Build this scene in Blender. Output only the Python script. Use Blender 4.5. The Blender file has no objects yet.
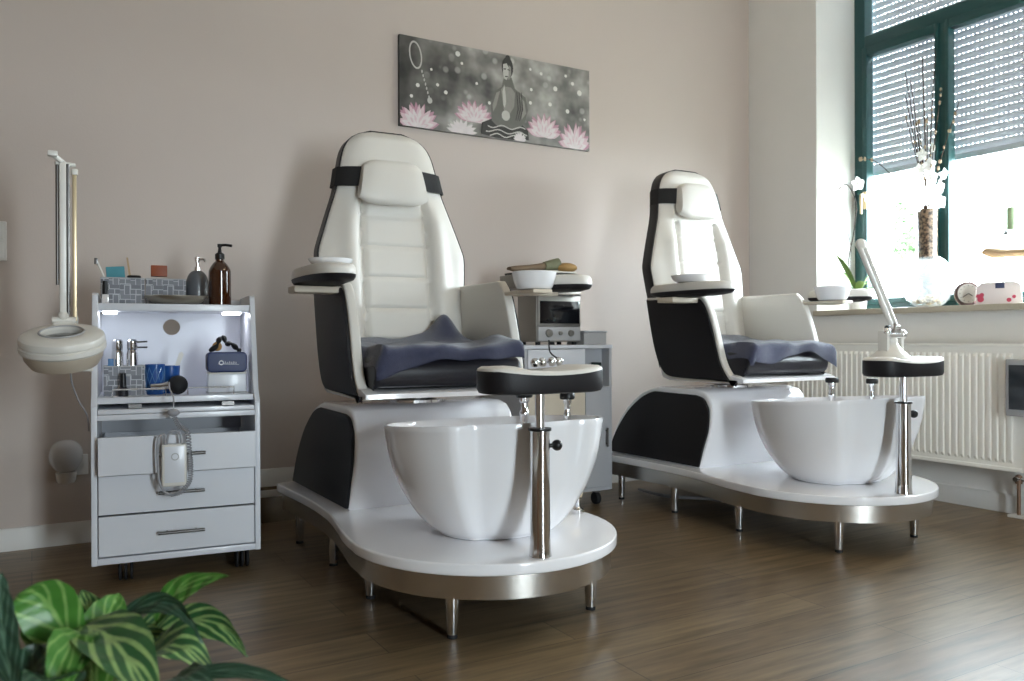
import bpy, bmesh, math, random
from mathutils import Vector, Matrix
random.seed(7)
C = bpy.context.scene.collection
PI = math.pi
sin, cos, rad = math.sin, math.cos, math.radians

# ------------------------------------------------------------------ materials
def lin(c):
    if isinstance(c, str):
        c = tuple(int(c[i:i+2], 16)/255 for i in (0, 2, 4))
    return tuple((v/12.92 if v <= .04045 else ((v+.055)/1.055)**2.4) for v in c) + (1,)

M = {}
def mat(name, col, rough=.5, metal=0, coat=0, var=0, vscale=8, bump=0, bscale=200, trans=0, ior=1.45, sheen=0, emit=None, es=0, spec=.5, stretch=None, alpha=1):
    m = bpy.data.materials.new(name); m.use_nodes = True
    nt = m.node_tree; b = nt.nodes['Principled BSDF']
    c = lin(col)
    b.inputs['Base Color'].default_value = c
    b.inputs['Roughness'].default_value = rough
    b.inputs['Metallic'].default_value = metal
    b.inputs['Coat Weight'].default_value = coat
    b.inputs['Coat Roughness'].default_value = .08
    b.inputs['Transmission Weight'].default_value = trans
    b.inputs['IOR'].default_value = ior
    b.inputs['Specular IOR Level'].default_value = spec
    b.inputs['Sheen Weight'].default_value = sheen
    b.inputs['Alpha'].default_value = alpha
    if emit:
        b.inputs['Emission Color'].default_value = lin(emit); b.inputs['Emission Strength'].default_value = es
    tc = nt.nodes.new('ShaderNodeTexCoord'); src = tc.outputs['Object']
    if stretch:
        mp = nt.nodes.new('ShaderNodeMapping'); mp.inputs['Scale'].default_value = stretch
        nt.links.new(src, mp.inputs[0]); src = mp.outputs[0]
    n = nt.nodes.new('ShaderNodeTexNoise'); n.inputs['Scale'].default_value = vscale; n.inputs['Detail'].default_value = 4
    nt.links.new(src, n.inputs['Vector'])
    if var:
        mx = nt.nodes.new('ShaderNodeMix'); mx.data_type = 'RGBA'
        mx.inputs[6].default_value = tuple(v*(1-var) for v in c[:3])+(1,)
        mx.inputs[7].default_value = tuple(min(1, v*(1+var)) for v in c[:3])+(1,)
        nt.links.new(n.outputs['Fac'], mx.inputs[0]); nt.links.new(mx.outputs[2], b.inputs['Base Color'])
    if bump:
        n2 = nt.nodes.new('ShaderNodeTexNoise'); n2.inputs['Scale'].default_value = bscale; n2.inputs['Detail'].default_value = 3
        nt.links.new(src, n2.inputs['Vector'])
        bp = nt.nodes.new('ShaderNodeBump'); bp.inputs['Strength'].default_value = bump; bp.inputs['Distance'].default_value = .002
        nt.links.new(n2.outputs['Fac'], bp.inputs['Height']); nt.links.new(bp.outputs[0], b.inputs['Normal'])
    M[name] = m
    return m

mat('wall_paint', 'C2B6AE', .9, var=.02, vscale=3, bump=.15, bscale=140, spec=.2)
mat('wall_brown', '8B7A6D', .9, var=.03, bump=.1)
mat('ceiling_paint', 'E9E6E0', .9, var=.02)
mat('reveal_paint', 'E4E2DE', .8, var=.02, bump=.1)
mat('baseboard_white', 'DAD8D4', .45, var=.02)
mat('gloss_white', 'F1F0F2', .12, coat=.4, var=.01)
mat('leather_white', 'D6D2CB', .42, var=.02, vscale=5, bump=.12, bscale=320)
mat('leather_black', '19171A', .5, var=.15, vscale=10, bump=.25, bscale=350, spec=.35)
mat('leather_seat', '201F26', .38, var=.1, bump=.2, bscale=350)
mat('strap_black', '1C1B1C', .8, bump=.3, bscale=500)
mat('chrome', 'E4E4E6', .09, metal=1)
mat('steel', 'D2CEC8', .26, metal=1, var=.06, vscale=14, stretch=(1, 1, 40))
mat('dark_steel', '6E6C6A', .35, metal=1)
mat('black_plastic', '121214', .4)
mat('rubber', '17171A', .7)
mat('seam', 'BDB9B1', .6)
mat('cabinet_white', 'D6D8DE', .3, coat=.15, var=.01)
mat('cabinet_gap_shade', '45464C', .7)
mat('towel_blue', '3E4156', .95, var=.25, vscale=60, bump=1.0, bscale=420, sheen=.5, spec=.1)
mat('ceramic', 'E8E7E8', .2, coat=.3)
mat('teal_frame', '1F4A4B', .4, var=.08, coat=.1)
mat('shutter_grey', 'D2D2DE', .55, var=.05)
mat('sill_stone', 'B3AA98', .4, var=.1, vscale=30)
mat('radiator_white', 'F6F3EB', .35, coat=.1)
mat('brass_beige', 'C9B693', .3, metal=.4)
mat('pipe_copper', '8A6E5C', .4, metal=.7)
mat('silver_dish', 'C2BFB6', .30, metal=1)
mat('globe_grey', 'C9CBCE', .25)
mat('dispenser_grey', '5E6064', .35, coat=.3)
mat('amber_glass', '3A1C08', .08, coat=.6, spec=.6)
mat('cyan_pad', '4E919E', .7, var=.1, vscale=40)
mat('orange_block', '8C431E', .5, var=.15, vscale=50)
mat('polish_clear', 'CFCBC9', .12, coat=.5)
mat('blue_cup', '1F4F93', .3, coat=.3)
mat('blue_light', '5C86B4', .15, coat=.4)
mat('case_blue', '22305C', .45, var=.08, bump=.2, bscale=300)
mat('logo_white', 'E4E6EC', .5)
mat('oven_steel', '8D8A84', .35, metal=.7, var=.04)
mat('oven_grey', 'A7A7A8', .5)
mat('oven_glass', '0D0E12', .08, coat=.5)
mat('book_brown', '6E5A45', .7, var=.25, vscale=50)
mat('book_green', '6B6C53', .7, var=.2, vscale=60)
mat('book_dark', '2E2B27', .6)
mat('paper', 'CFCBBF', .8)
mat('cabinet_grey', 'ADAEB2', .45)
mat('cabinet_cream', 'CFC4B2', .5)
mat('green_dark', '1E2C2B', .4)
mat('lamp_white', 'D9D6CF', .35, coat=.2)
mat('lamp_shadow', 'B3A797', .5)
mat('lens', 'B9BCBC', .05, trans=.75, ior=1.3)
mat('clock_wood', '7A6260', .5, var=.1)
mat('clock_face', 'E9E6DF', .6)
mat('box_white', 'DCD2D2', .55)
mat('box_red', 'B8415A', .55)
mat('box_navy', '3B4260', .5)
mat('vase_glass', 'F2F4F4', .02, trans=1, ior=1.2)
mat('shells', 'C39C63', .7, var=.35, vscale=45)
mat('vase_brown', '4B3B34', .35, var=.7, vscale=70, coat=.3)
mat('twig', '4C4038', .8)
mat('bud', 'B5A188', .8)
mat('petal_white', 'F4F1EE', .55, sheen=.2)
mat('leaf_green', '5F7A35', .5, var=.3, vscale=30)
mat('candle_green', '9DB08C', .5, var=.1, vscale=40)
mat('foliage', '7D9672', .8, var=.3, vscale=6)
mat('pot_clay', '8E5D43', .75, var=.12, vscale=20)
mat('soil', '2B211A', .95, bump=1, bscale=90)
mat('cable', '9A9A9E', .5)
mat('cable_black', '141416', .5)
mat('switch_white', 'D8D6D2', .4)
mat('outside_ground', '8C8A80', .9, var=.2)
mat('outside_house', 'E8E6E0', .9)
mat('tan_wood', 'B59A78', .7, var=.2, vscale=30, stretch=(1, 6, 1))
mat('led', 'FFFFFF', .5, emit='F2F6FF', es=14)
mat('lit_screen', '20262C', .2)
mat('kraft', 'A2804F', .7)

def floor_mat():
    m = bpy.data.materials.new('oak_vinyl'); m.use_nodes = True; nt = m.node_tree; b = nt.nodes['Principled BSDF']
    tc = nt.nodes.new('ShaderNodeTexCoord')
    br = nt.nodes.new('ShaderNodeTexBrick'); br.inputs['Scale'].default_value = 1
    br.inputs['Brick Width'].default_value = 1.25; br.inputs['Row Height'].default_value = .165
    br.inputs['Mortar Size'].default_value = .0012; br.inputs['Mortar Smooth'].default_value = .1; br.offset = .37
    br.inputs['Color1'].default_value = lin('7E6C53'); br.inputs['Color2'].default_value = lin('6D5B45'); br.inputs['Mortar'].default_value = lin('352A20')
    nt.links.new(tc.outputs['Object'], br.inputs['Vector'])
    mp = nt.nodes.new('ShaderNodeMapping'); mp.inputs['Scale'].default_value = (1.3, 14, 1); nt.links.new(tc.outputs['Object'], mp.inputs[0])
    n = nt.nodes.new('ShaderNodeTexNoise'); n.inputs['Scale'].default_value = 2.2; n.inputs['Detail'].default_value = 7; n.inputs['Roughness'].default_value = .6
    nt.links.new(mp.outputs[0], n.inputs['Vector'])
    cr = nt.nodes.new('ShaderNodeValToRGB'); cr.color_ramp.elements[0].position = .32; cr.color_ramp.elements[1].position = .7
    cr.color_ramp.elements[0].color = (.52, .50, .46, 1); cr.color_ramp.elements[1].color = (1.32, 1.3, 1.25, 1)
    nt.links.new(n.outputs['Fac'], cr.inputs[0])
    mx = nt.nodes.new('ShaderNodeMix'); mx.data_type = 'RGBA'; mx.blend_type = 'MULTIPLY'; mx.inputs[0].default_value = 1
    nt.links.new(br.outputs['Color'], mx.inputs[6]); nt.links.new(cr.outputs[0], mx.inputs[7]); nt.links.new(mx.outputs[2], b.inputs['Base Color'])
    b.inputs['Roughness'].default_value = .36
    b.inputs['Specular IOR Level'].default_value = .45
    bp = nt.nodes.new('ShaderNodeBump'); bp.inputs['Strength'].default_value = .12; bp.inputs['Distance'].default_value = .002
    nt.links.new(n.outputs['Fac'], bp.inputs['Height']); nt.links.new(bp.outputs[0], b.inputs['Normal'])
    M['floor'] = m
floor_mat()

def basket_mat():   # grey woven basket: bricks with light joints
    m = bpy.data.materials.new('basket_weave'); m.use_nodes = True; nt = m.node_tree; b = nt.nodes['Principled BSDF']
    tc = nt.nodes.new('ShaderNodeTexCoord'); sp = nt.nodes.new('ShaderNodeSeparateXYZ'); cb = nt.nodes.new('ShaderNodeCombineXYZ')
    ad = nt.nodes.new('ShaderNodeMath'); ad.operation = 'ADD'
    nt.links.new(tc.outputs['Object'], sp.inputs[0]); nt.links.new(sp.outputs[0], ad.inputs[0]); nt.links.new(sp.outputs[1], ad.inputs[1])
    nt.links.new(ad.outputs[0], cb.inputs[0]); nt.links.new(sp.outputs[2], cb.inputs[1])
    def brick(w, h, off, rot):
        mp = nt.nodes.new('ShaderNodeMapping'); mp.inputs['Rotation'].default_value = (0, 0, rot); nt.links.new(cb.outputs[0], mp.inputs[0])
        br = nt.nodes.new('ShaderNodeTexBrick'); br.inputs['Scale'].default_value = 1; br.offset = off
        br.inputs['Brick Width'].default_value = w; br.inputs['Row Height'].default_value = h; br.inputs['Mortar Size'].default_value = .0014
        br.inputs['Color1'].default_value = lin('6E7078'); br.inputs['Color2'].default_value = lin('83858C'); br.inputs['Mortar'].default_value = lin('B9BBC0')
        nt.links.new(mp.outputs[0], br.inputs['Vector']); return br
    a = brick(.034, .018, .5, 0); c = brick(.034, .018, .5, PI/2)
    ck = nt.nodes.new('ShaderNodeTexChecker'); ck.inputs['Scale'].default_value = 29; nt.links.new(cb.outputs[0], ck.inputs['Vector'])
    mx = nt.nodes.new('ShaderNodeMix'); mx.data_type = 'RGBA'
    nt.links.new(ck.outputs['Fac'], mx.inputs[0]); nt.links.new(a.outputs[0], mx.inputs[6]); nt.links.new(c.outputs[0], mx.inputs[7])
    nt.links.new(mx.outputs[2], b.inputs['Base Color']); b.inputs['Roughness'].default_value = .6
    M['basket'] = m
basket_mat()

def glass_mat():
    m = bpy.data.materials.new('window_glass'); m.use_nodes = True; nt = m.node_tree; nt.nodes.remove(nt.nodes['Principled BSDF'])
    out = nt.nodes['Material Output']; tr = nt.nodes.new('ShaderNodeBsdfTransparent'); gl = nt.nodes.new('ShaderNodeBsdfGlossy')
    gl.inputs['Roughness'].default_value = .02; mx = nt.nodes.new('ShaderNodeMixShader'); mx.inputs[0].default_value = .05
    tr.inputs['Color'].default_value = (.95, .98, .97, 1)
    nt.links.new(tr.outputs[0], mx.inputs[1]); nt.links.new(gl.outputs[0], mx.inputs[2]); nt.links.new(mx.outputs[0], out.inputs[0])
    M['glass'] = m
    m2 = m.copy(); m2.name = 'vase_clear_glass'; M['clear'] = m2
    for n in m2.node_tree.nodes:
        if n.type == 'MIX_SHADER': n.inputs[0].default_value = .14; msh = n
        if n.type == 'BSDF_TRANSPARENT': n.inputs[0].default_value = (.93, .95, .95, 1)
glass_mat()
def clear_veil():     # translucent haze mixed in, standing for window glare on the bowl
    nt = M['clear'].node_tree; out = nt.nodes['Material Output']; a = [n for n in nt.nodes if n.type == 'MIX_SHADER'][0]
    t = nt.nodes.new('ShaderNodeBsdfTranslucent'); d = nt.nodes.new('ShaderNodeMixShader'); d.inputs[0].default_value = .09
    nt.links.new(a.outputs[0], d.inputs[1]); nt.links.new(t.outputs[0], d.inputs[2]); nt.links.new(d.outputs[0], out.inputs[0])
clear_veil()

def print_mat():    # blurred grey garden with soft light spots, printed on the canvas
    m = bpy.data.materials.new('printed_backdrop'); m.use_nodes = True; nt = m.node_tree; b = nt.nodes['Principled BSDF']
    tc = nt.nodes.new('ShaderNodeTexCoord')
    n = nt.nodes.new('ShaderNodeTexNoise'); n.inputs['Scale'].default_value = 5.5; n.inputs['Detail'].default_value = 3
    nt.links.new(tc.outputs['Object'], n.inputs['Vector'])
    cr = nt.nodes.new('ShaderNodeValToRGB'); e = cr.color_ramp.elements
    e[0].position = .33; e[0].color = lin('4C4B49'); e[1].position = .68; e[1].color = lin('BAB6B1')
    k = e.new(.5); k.color = lin('888580')
    nt.links.new(n.outputs['Fac'], cr.inputs[0])
    v = nt.nodes.new('ShaderNodeTexVoronoi'); v.inputs['Scale'].default_value = 15
    nt.links.new(tc.outputs['Object'], v.inputs['Vector'])
    c2 = nt.nodes.new('ShaderNodeValToRGB'); c2.color_ramp.elements[0].position = .18; c2.color_ramp.elements[0].color = (.55, .55, .55, 1)
    c2.color_ramp.elements[1].position = .3; c2.color_ramp.elements[1].color = (0, 0, 0, 1)
    nt.links.new(v.outputs['Distance'], c2.inputs[0])
    n3 = nt.nodes.new('ShaderNodeTexNoise'); n3.inputs['Scale'].default_value = 9
    nt.links.new(tc.outputs['Object'], n3.inputs['Vector'])
    mu = nt.nodes.new('ShaderNodeMath'); mu.operation = 'MULTIPLY'; nt.links.new(c2.outputs[0], mu.inputs[0]); nt.links.new(n3.outputs['Fac'], mu.inputs[1])
    mx = nt.nodes.new('ShaderNodeMix'); mx.data_type = 'RGBA'; nt.links.new(mu.outputs[0], mx.inputs[0]); nt.links.new(cr.outputs[0], mx.inputs[6])
    mx.inputs[7].default_value = lin('D9D6D1'); sx_ = nt.nodes.new('ShaderNodeSeparateXYZ'); nt.links.new(tc.outputs['Object'], sx_.inputs[0])
    ad = nt.nodes.new('ShaderNodeMath'); ad.operation = 'MULTIPLY_ADD'; ad.inputs[1].default_value = .35; nt.links.new(n3.outputs['Fac'], ad.inputs[0]); nt.links.new(sx_.outputs[0], ad.inputs[2])
    c4 = nt.nodes.new('ShaderNodeValToRGB'); c4.color_ramp.elements[0].position = .22; c4.color_ramp.elements[0].color = (.28, .28, .27, 1); c4.color_ramp.elements[1].position = .62; c4.color_ramp.elements[1].color = (1, 1, 1, 1)
    nt.links.new(ad.outputs[0], c4.inputs[0])
    m4 = nt.nodes.new('ShaderNodeMix'); m4.data_type = 'RGBA'; m4.blend_type = 'MULTIPLY'; m4.inputs[0].default_value = 1; nt.links.new(mx.outputs[2], m4.inputs[6]); nt.links.new(c4.outputs[0], m4.inputs[7])
    nt.links.new(m4.outputs[2], b.inputs['Base Color']); b.inputs['Roughness'].default_value = .7
    M['print'] = m
print_mat()
for nm, c in (('p_stone', '6A6863'), ('p_stone_light', 'B5B2AB'), ('p_stone_dark', '3B3937'), ('p_stone_mid', '8A8781'), ('p_pink', 'CDB4BA'), ('p_pinkdeep', 'B48796'), ('p_pale', 'D3CBCB'), ('p_chain', 'B9B6B1'), ('p_glint', 'D6D3CD'), ('p_shadow', '484644')):
    mat(nm, c, .7, var=.12, vscale=40)

def petal():
    m = M['petal_white']; nt = m.node_tree; b = nt.nodes['Principled BSDF']; out = nt.nodes['Material Output']
    t = nt.nodes.new('ShaderNodeBsdfTranslucent'); t.inputs['Color'].default_value = (.95, .94, .92, 1); mx = nt.nodes.new('ShaderNodeMixShader'); mx.inputs[0].default_value = .5
    nt.links.new(b.outputs[0], mx.inputs[1]); nt.links.new(t.outputs[0], mx.inputs[2]); nt.links.new(mx.outputs[0], out.inputs[0])
petal()
def mottle():
    m = M['vase_brown']; nt = m.node_tree; b = nt.nodes['Principled BSDF']; n = [x for x in nt.nodes if x.type == 'TEX_NOISE'][0]; n.inputs['Scale'].default_value = 70
    cr = nt.nodes.new('ShaderNodeValToRGB'); cr.color_ramp.elements[0].position = .42; cr.color_ramp.elements[0].color = lin('2E231D'); cr.color_ramp.elements[1].position = .62; cr.color_ramp.elements[1].color = lin('8A745F')
    nt.links.new(n.outputs['Fac'], cr.inputs[0]); nt.links.new(cr.outputs[0], b.inputs['Base Color'])
mottle()
def slat_glow():     # translucency added to brighten the slats, standing for window glare
    m = M['shutter_grey']; nt = m.node_tree; b = nt.nodes['Principled BSDF']; out = nt.nodes['Material Output']
    t = nt.nodes.new('ShaderNodeBsdfTranslucent'); t.inputs['Color'].default_value = (.85, .87, 1, 1); mx = nt.nodes.new('ShaderNodeMixShader'); mx.inputs[0].default_value = .0065
    nt.links.new(b.outputs[0], mx.inputs[1]); nt.links.new(t.outputs[0], mx.inputs[2]); nt.links.new(mx.outputs[0], out.inputs[0])
slat_glow()
def leaf_mat(name, dark, light, amount, dens=26):
    m = bpy.data.materials.new(name); m.use_nodes = True; nt = m.node_tree; b = nt.nodes['Principled BSDF']
    uv = nt.nodes.new('ShaderNodeUVMap'); sp = nt.nodes.new('ShaderNodeSeparateXYZ'); nt.links.new(uv.outputs[0], sp.inputs[0])
    def mth(op, a, b_=None, va=None):
        n = nt.nodes.new('ShaderNodeMath'); n.operation = op
        if a is not None: nt.links.new(a, n.inputs[0])
        if isinstance(b_, (int, float)): n.inputs[1].default_value = b_
        elif b_ is not None: nt.links.new(b_, n.inputs[1])
        return n.outputs[0]
    d = mth('ABSOLUTE', mth('SUBTRACT', sp.outputs[0], .5))
    t = mth('SUBTRACT', mth('MULTIPLY', sp.outputs[1], dens), mth('MULTIPLY', d, dens*1.1))
    s = mth('SINE', t)
    s2 = mth('GREATER_THAN', s, 1-2*amount)
    mid = mth('LESS_THAN', d, .035)
    f = mth('MAXIMUM', s2, mid)
    nz = nt.nodes.new('ShaderNodeTexNoise'); nz.inputs['Scale'].default_value = 60; tc = nt.nodes.new('ShaderNodeTexCoord'); nt.links.new(tc.outputs['Object'], nz.inputs['Vector'])
    f = mth('MULTIPLY', f, mth('ADD', nz.outputs['Fac'], .35))
    mx = nt.nodes.new('ShaderNodeMix'); mx.data_type = 'RGBA'; nt.links.new(f, mx.inputs[0]); mx.inputs[6].default_value = lin(dark); mx.inputs[7].default_value = lin(light)
    nt.links.new(mx.outputs[2], b.inputs['Base Color']); b.inputs['Roughness'].default_value = .38
    b.inputs['Subsurface Weight'].default_value = .15; b.inputs['Subsurface Radius'].default_value = (.01, .02, .005)
    M[name] = m
leaf_mat('leaf_bright', '477C30', '82A75C', .14, 20)
leaf_mat('leaf_striped', '2F5A32', '93AF6C', .28, 24)
leaf_mat('leaf_dark', '2C4A38', '5E7C66', .12)

# ------------------------------------------------------------------ mesh builder
class MB:
    def __init__(s): s.bm = bmesh.new(); s.ms = []; s.i = 0; s.uv = None
    def m(s, n):
        if n not in s.ms: s.ms.append(n)
        s.i = s.ms.index(n); return s
    def face(s, vs):
        try: f = s.bm.faces.new(vs); f.material_index = s.i; return f
        except ValueError: return None
    def merge(s, t, mtx=None):
        if mtx is not None: bmesh.ops.transform(t, matrix=mtx, verts=t.verts)
        mp = {v: s.bm.verts.new(v.co) for v in t.verts}
        for f in t.faces: s.face([mp[v] for v in f.verts])
        t.free(); return s
    def box(s, a, b, bev=0, mtx=None, seg=2):
        t = bmesh.new(); r = bmesh.ops.create_cube(t, size=1)
        for v in t.verts: v.co = Vector([(a[k]+b[k])/2 + v.co[k]*abs(b[k]-a[k]) for k in range(3)])
        if bev: bmesh.ops.bevel(t, geom=t.edges[:], offset=bev, segments=seg, affect='EDGES', profile=.6)
        return s.merge(t, mtx)
    def prism(s, pts, ax, a, b, bev=0, mtx=None, seg=2):
        t = bmesh.new()
        def P(p, h): return {'x': (h, p[0], p[1]), 'y': (p[0], h, p[1]), 'z': (p[0], p[1], h)}[ax]
        v0 = [t.verts.new(P(p, a)) for p in pts]; v1 = [t.verts.new(P(p, b)) for p in pts]; n = len(pts)
        f0 = t.faces.new(v0[::-1]); f1 = t.faces.new(v1)
        for i in range(n): t.faces.new((v0[i], v0[(i+1) % n], v1[(i+1) % n], v1[i]))
        bmesh.ops.recalc_face_normals(t, faces=t.faces)
        if bev: bmesh.ops.bevel(t, geom=list(f0.edges)+list(f1.edges), offset=bev, segments=seg, affect='EDGES', profile=.6)
        return s.merge(t, mtx)
    def tube(s, pts, r, seg=12, caps=True):
        pts = [Vector(p) for p in pts]; n = len(pts); rs = r if isinstance(r, (list, tuple)) else [r]*n
        T = []
        for i in range(n):
            d = (pts[min(i+1, n-1)]-pts[max(i-1, 0)])
            T.append(d.normalized() if d.length > 1e-9 else Vector((0, 0, 1)))
        up = Vector((0, 0, 1)) if abs(T[0].z) < .9 else Vector((1, 0, 0))
        N = T[0].cross(up).normalized(); rings = []
        for i in range(n):
            N = (N - T[i]*N.dot(T[i])).normalized(); B = T[i].cross(N)
            rings.append([s.bm.verts.new(pts[i]+(N*cos(2*PI*k/seg)+B*sin(2*PI*k/seg))*rs[i]) for k in range(seg)])
        for i in range(n-1):
            for k in range(seg): s.face((rings[i][k], rings[i][(k+1) % seg], rings[i+1][(k+1) % seg], rings[i+1][k]))
        if caps: s.face(rings[0][::-1]); s.face(rings[-1])
        return s
    def lathe(s, prof, c=(0, 0, 0), seg=40, rf=None, mtx=None):
        t = bmesh.new(); rings = []
        for r, z in prof:
            if r < 1e-6: rings.append([t.verts.new((c[0], c[1], c[2]+z))]); continue
            ring = []
            for k in range(seg):
                a = 2*PI*k/seg; q = rf(a, r, z) if rf else r
                ring.append(t.verts.new((c[0]+q*cos(a), c[1]+q*sin(a), c[2]+z)))
            rings.append(ring)
        for i in range(len(rings)-1):
            A, B = rings[i], rings[i+1]
            if len(A) == 1 and len(B) == 1: continue
            for k in range(seg):
                if len(A) == 1: t.faces.new((A[0], B[(k+1) % seg], B[k]))
                elif len(B) == 1: t.faces.new((A[k], A[(k+1) % seg], B[0]))
                else: t.faces.new((A[k], A[(k+1) % seg], B[(k+1) % seg], B[k]))
        bmesh.ops.recalc_face_normals(t, faces=t.faces)
        return s.merge(t, mtx)
    def sheet(s, fn, nu, nv, uvs=False):
        V = [[s.bm.verts.new(fn(i/nu, j/nv)) for j in range(nv+1)] for i in range(nu+1)]
        if uvs and s.uv is None: s.uv = s.bm.loops.layers.uv.new('UVMap')
        for i in range(nu):
            for j in range(nv):
                f = s.face((V[i][j], V[i+1][j], V[i+1][j+1], V[i][j+1]))
                if uvs and f:
                    for l, (a, b) in zip(f.loops, ((i, j), (i+1, j), (i+1, j+1), (i, j+1))): l[s.uv].uv = (b/nv, a/nu)
        return V
    def slab(s, top, bot, nu, nv):   # closed solid between two height functions
        A = s.sheet(top, nu, nv); B = s.sheet(bot, nu, nv)
        for i in range(nu):
            s.face((A[i][0], A[i+1][0], B[i+1][0], B[i][0])); s.face((A[i][nv], A[i+1][nv], B[i+1][nv], B[i][nv]))
        for j in range(nv):
            s.face((A[0][j], A[0][j+1], B[0][j+1], B[0][j])); s.face((A[nu][j], A[nu][j+1], B[nu][j+1], B[nu][j]))
        return s
    def loft(s, rings, caps=True):
        R = [[s.bm.verts.new(p) for p in r] for r in rings]; n = len(R[0])
        for i in range(len(R)-1):
            for k in range(n): s.face((R[i][k], R[i][(k+1) % n], R[i+1][(k+1) % n], R[i+1][k]))
        if caps: s.face(R[0][::-1]); s.face(R[-1])
        return s
    def ball(s, c, r, seg=16, sc=(1, 1, 1)):
        t = bmesh.new(); bmesh.ops.create_uvsphere(t, u_segments=seg, v_segments=max(6, seg*2//3), radius=r)
        for v in t.verts: v.co = Vector((v.co.x*sc[0]+c[0], v.co.y*sc[1]+c[1], v.co.z*sc[2]+c[2]))
        return s.merge(t)
    def build(s, name, parent=None, loc=(0, 0, 0), smooth=38, fix=True, kind=None, label=None, rot=None):
        if fix: bmesh.ops.recalc_face_normals(s.bm, faces=s.bm.faces)
        me = bpy.data.meshes.new(name); s.bm.to_mesh(me); s.bm.free()
        for n in s.ms: me.materials.append(M[n])
        if smooth:
            for p in me.polygons: p.use_smooth = True
            me.set_sharp_from_angle(angle=rad(smooth))
        o = bpy.data.objects.new(name, me); C.objects.link(o); o.location = loc
        if rot: o.rotation_euler = rot
        if parent is not None: o.parent = parent
        if kind: o['kind'] = kind
        if label: o['label'] = label
        return o

def thing(name, label, cat, loc=(0, 0, 0), group=None, rz=0):
    o = bpy.data.objects.new(name, None); C.objects.link(o); o.empty_display_size = .05
    o.location = loc; o.rotation_euler = (0, 0, rz); o['label'] = label; o['category'] = cat
    if group: o['group'] = group
    return o
def tag(o, label, cat, group=None):
    o['label'] = label; o['category'] = cat
    if group: o['group'] = group
    return o
def dup(o, parent=None):
    c = o.copy(); C.objects.link(c)
    if parent is not None: c.parent = parent
    for ch in list(o.children): dup(ch, c)
    return c
def mb(m): return MB().m(m)
def smoothpath(pts, n=8):
    P = [Vector(p) for p in pts]; out = []
    for i in range(len(P)-1):
        p0 = P[max(i-1, 0)]; p1 = P[i]; p2 = P[i+1]; p3 = P[min(i+2, len(P)-1)]
        for k in range(n):
            t = k/n; out.append(.5*((2*p1)+(p2-p0)*t+(2*p0-5*p1+4*p2-p3)*t*t+(3*p1-p0-3*p2+p3)*t**3))
    out.append(P[-1]); return out
def smooth2(pts, n=6, closed=False):
    L = [(a, b, 0) for a, b in pts]
    if closed:
        P = [Vector(p) for p in L]; N = len(P); out = []
        for i in range(N):
            p0, p1, p2, p3 = P[i-1], P[i], P[(i+1) % N], P[(i+2) % N]
            for k in range(n):
                t = k/n; q = .5*((2*p1)+(p2-p0)*t+(2*p0-5*p1+4*p2-p3)*t*t+(3*p1-p0-3*p2+p3)*t**3); out.append((q.x, q.y))
        return out
    return [(v.x, v.y) for v in smoothpath(L, n)]
def rrect(x0, x1, y0, y1, r, n=5):
    out = []
    for cx, cy, a0 in ((x1-r, y1-r, 0), (x0+r, y1-r, 90), (x0+r, y0+r, 180), (x1-r, y0+r, 270)):
        for k in range(n+1):
            a = rad(a0+90*k/n); out.append((cx+r*cos(a), cy+r*sin(a)))
    return out

# ------------------------------------------------------------------ room
W, R, ZC = 3.69, 3.86, 3.3
XL, YB = -1.7, -2.4
T = .4
mb('floor').box((XL-T, YB-T, -.1), (R+.5, W+T, 0)).build('floor', kind='structure', smooth=0)
mb('ceiling_paint').box((XL-T, YB-T, ZC), (R+.5, W+T, ZC+.15)).build('ceiling', kind='structure', smooth=0)
mb('wall_paint').box((XL-T, W, -.1), (R+.5, W+T, ZC)).build('wall_back', kind='structure', smooth=0)
mb('wall_brown').box((XL-T, YB, 0), (XL, W, ZC)).build('wall_left', kind='structure', smooth=0)
UX0, UX1 = .95, 1.66                             # opening in the wall behind the viewer
wf = mb('wall_paint')
wf.box((XL-T, YB-T, 0), (UX0, YB, ZC)); wf.box((UX1, YB-T, 0), (R+.5, YB, ZC)); wf.box((UX0, YB-T, 2.12), (UX1, YB, ZC))
wf.build('wall_front', kind='structure', smooth=0)
WY0, WY1, WZ0, WZ1 = 1.55, 3.18, .955, 3.05     # window opening beside the chairs
XO = R+.44
wr = mb('reveal_paint')
for y0, y1 in ((WY1, W), (YB, WY0)): wr.box((R, y0, 0), (XO, y1, ZC))
for y0, y1 in ((WY0, WY1),):
    wr.box((R, y0, 0), (XO, y1, WZ0-.03)); wr.box((R, y0, WZ1), (XO, y1, ZC))
wr.build('wall_right', kind='structure', smooth=0)
# skirting boards
def skirt(name, pts, ax):
    mb('baseboard_white').prism(pts[0], ax, *pts[1]).build(name, kind='structure')
h = .085
pr = [(W, 0), (W-.016, 0), (W-.016, h-.01), (W-.010, h), (W, h)]
skirt('baseboard_back', (pr, (XL, R)), 'x')
skirt('baseboard_right', ([(R, 0), (R-.016, 0), (R-.016, h-.01), (R-.010, h), (R, h)], (YB, W-.016)), 'y')
skirt('baseboard_left', ([(XL, 0), (XL+.016, 0), (XL+.016, h-.01), (XL+.010, h), (XL, h)], (YB, W-.016)), 'y')

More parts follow.
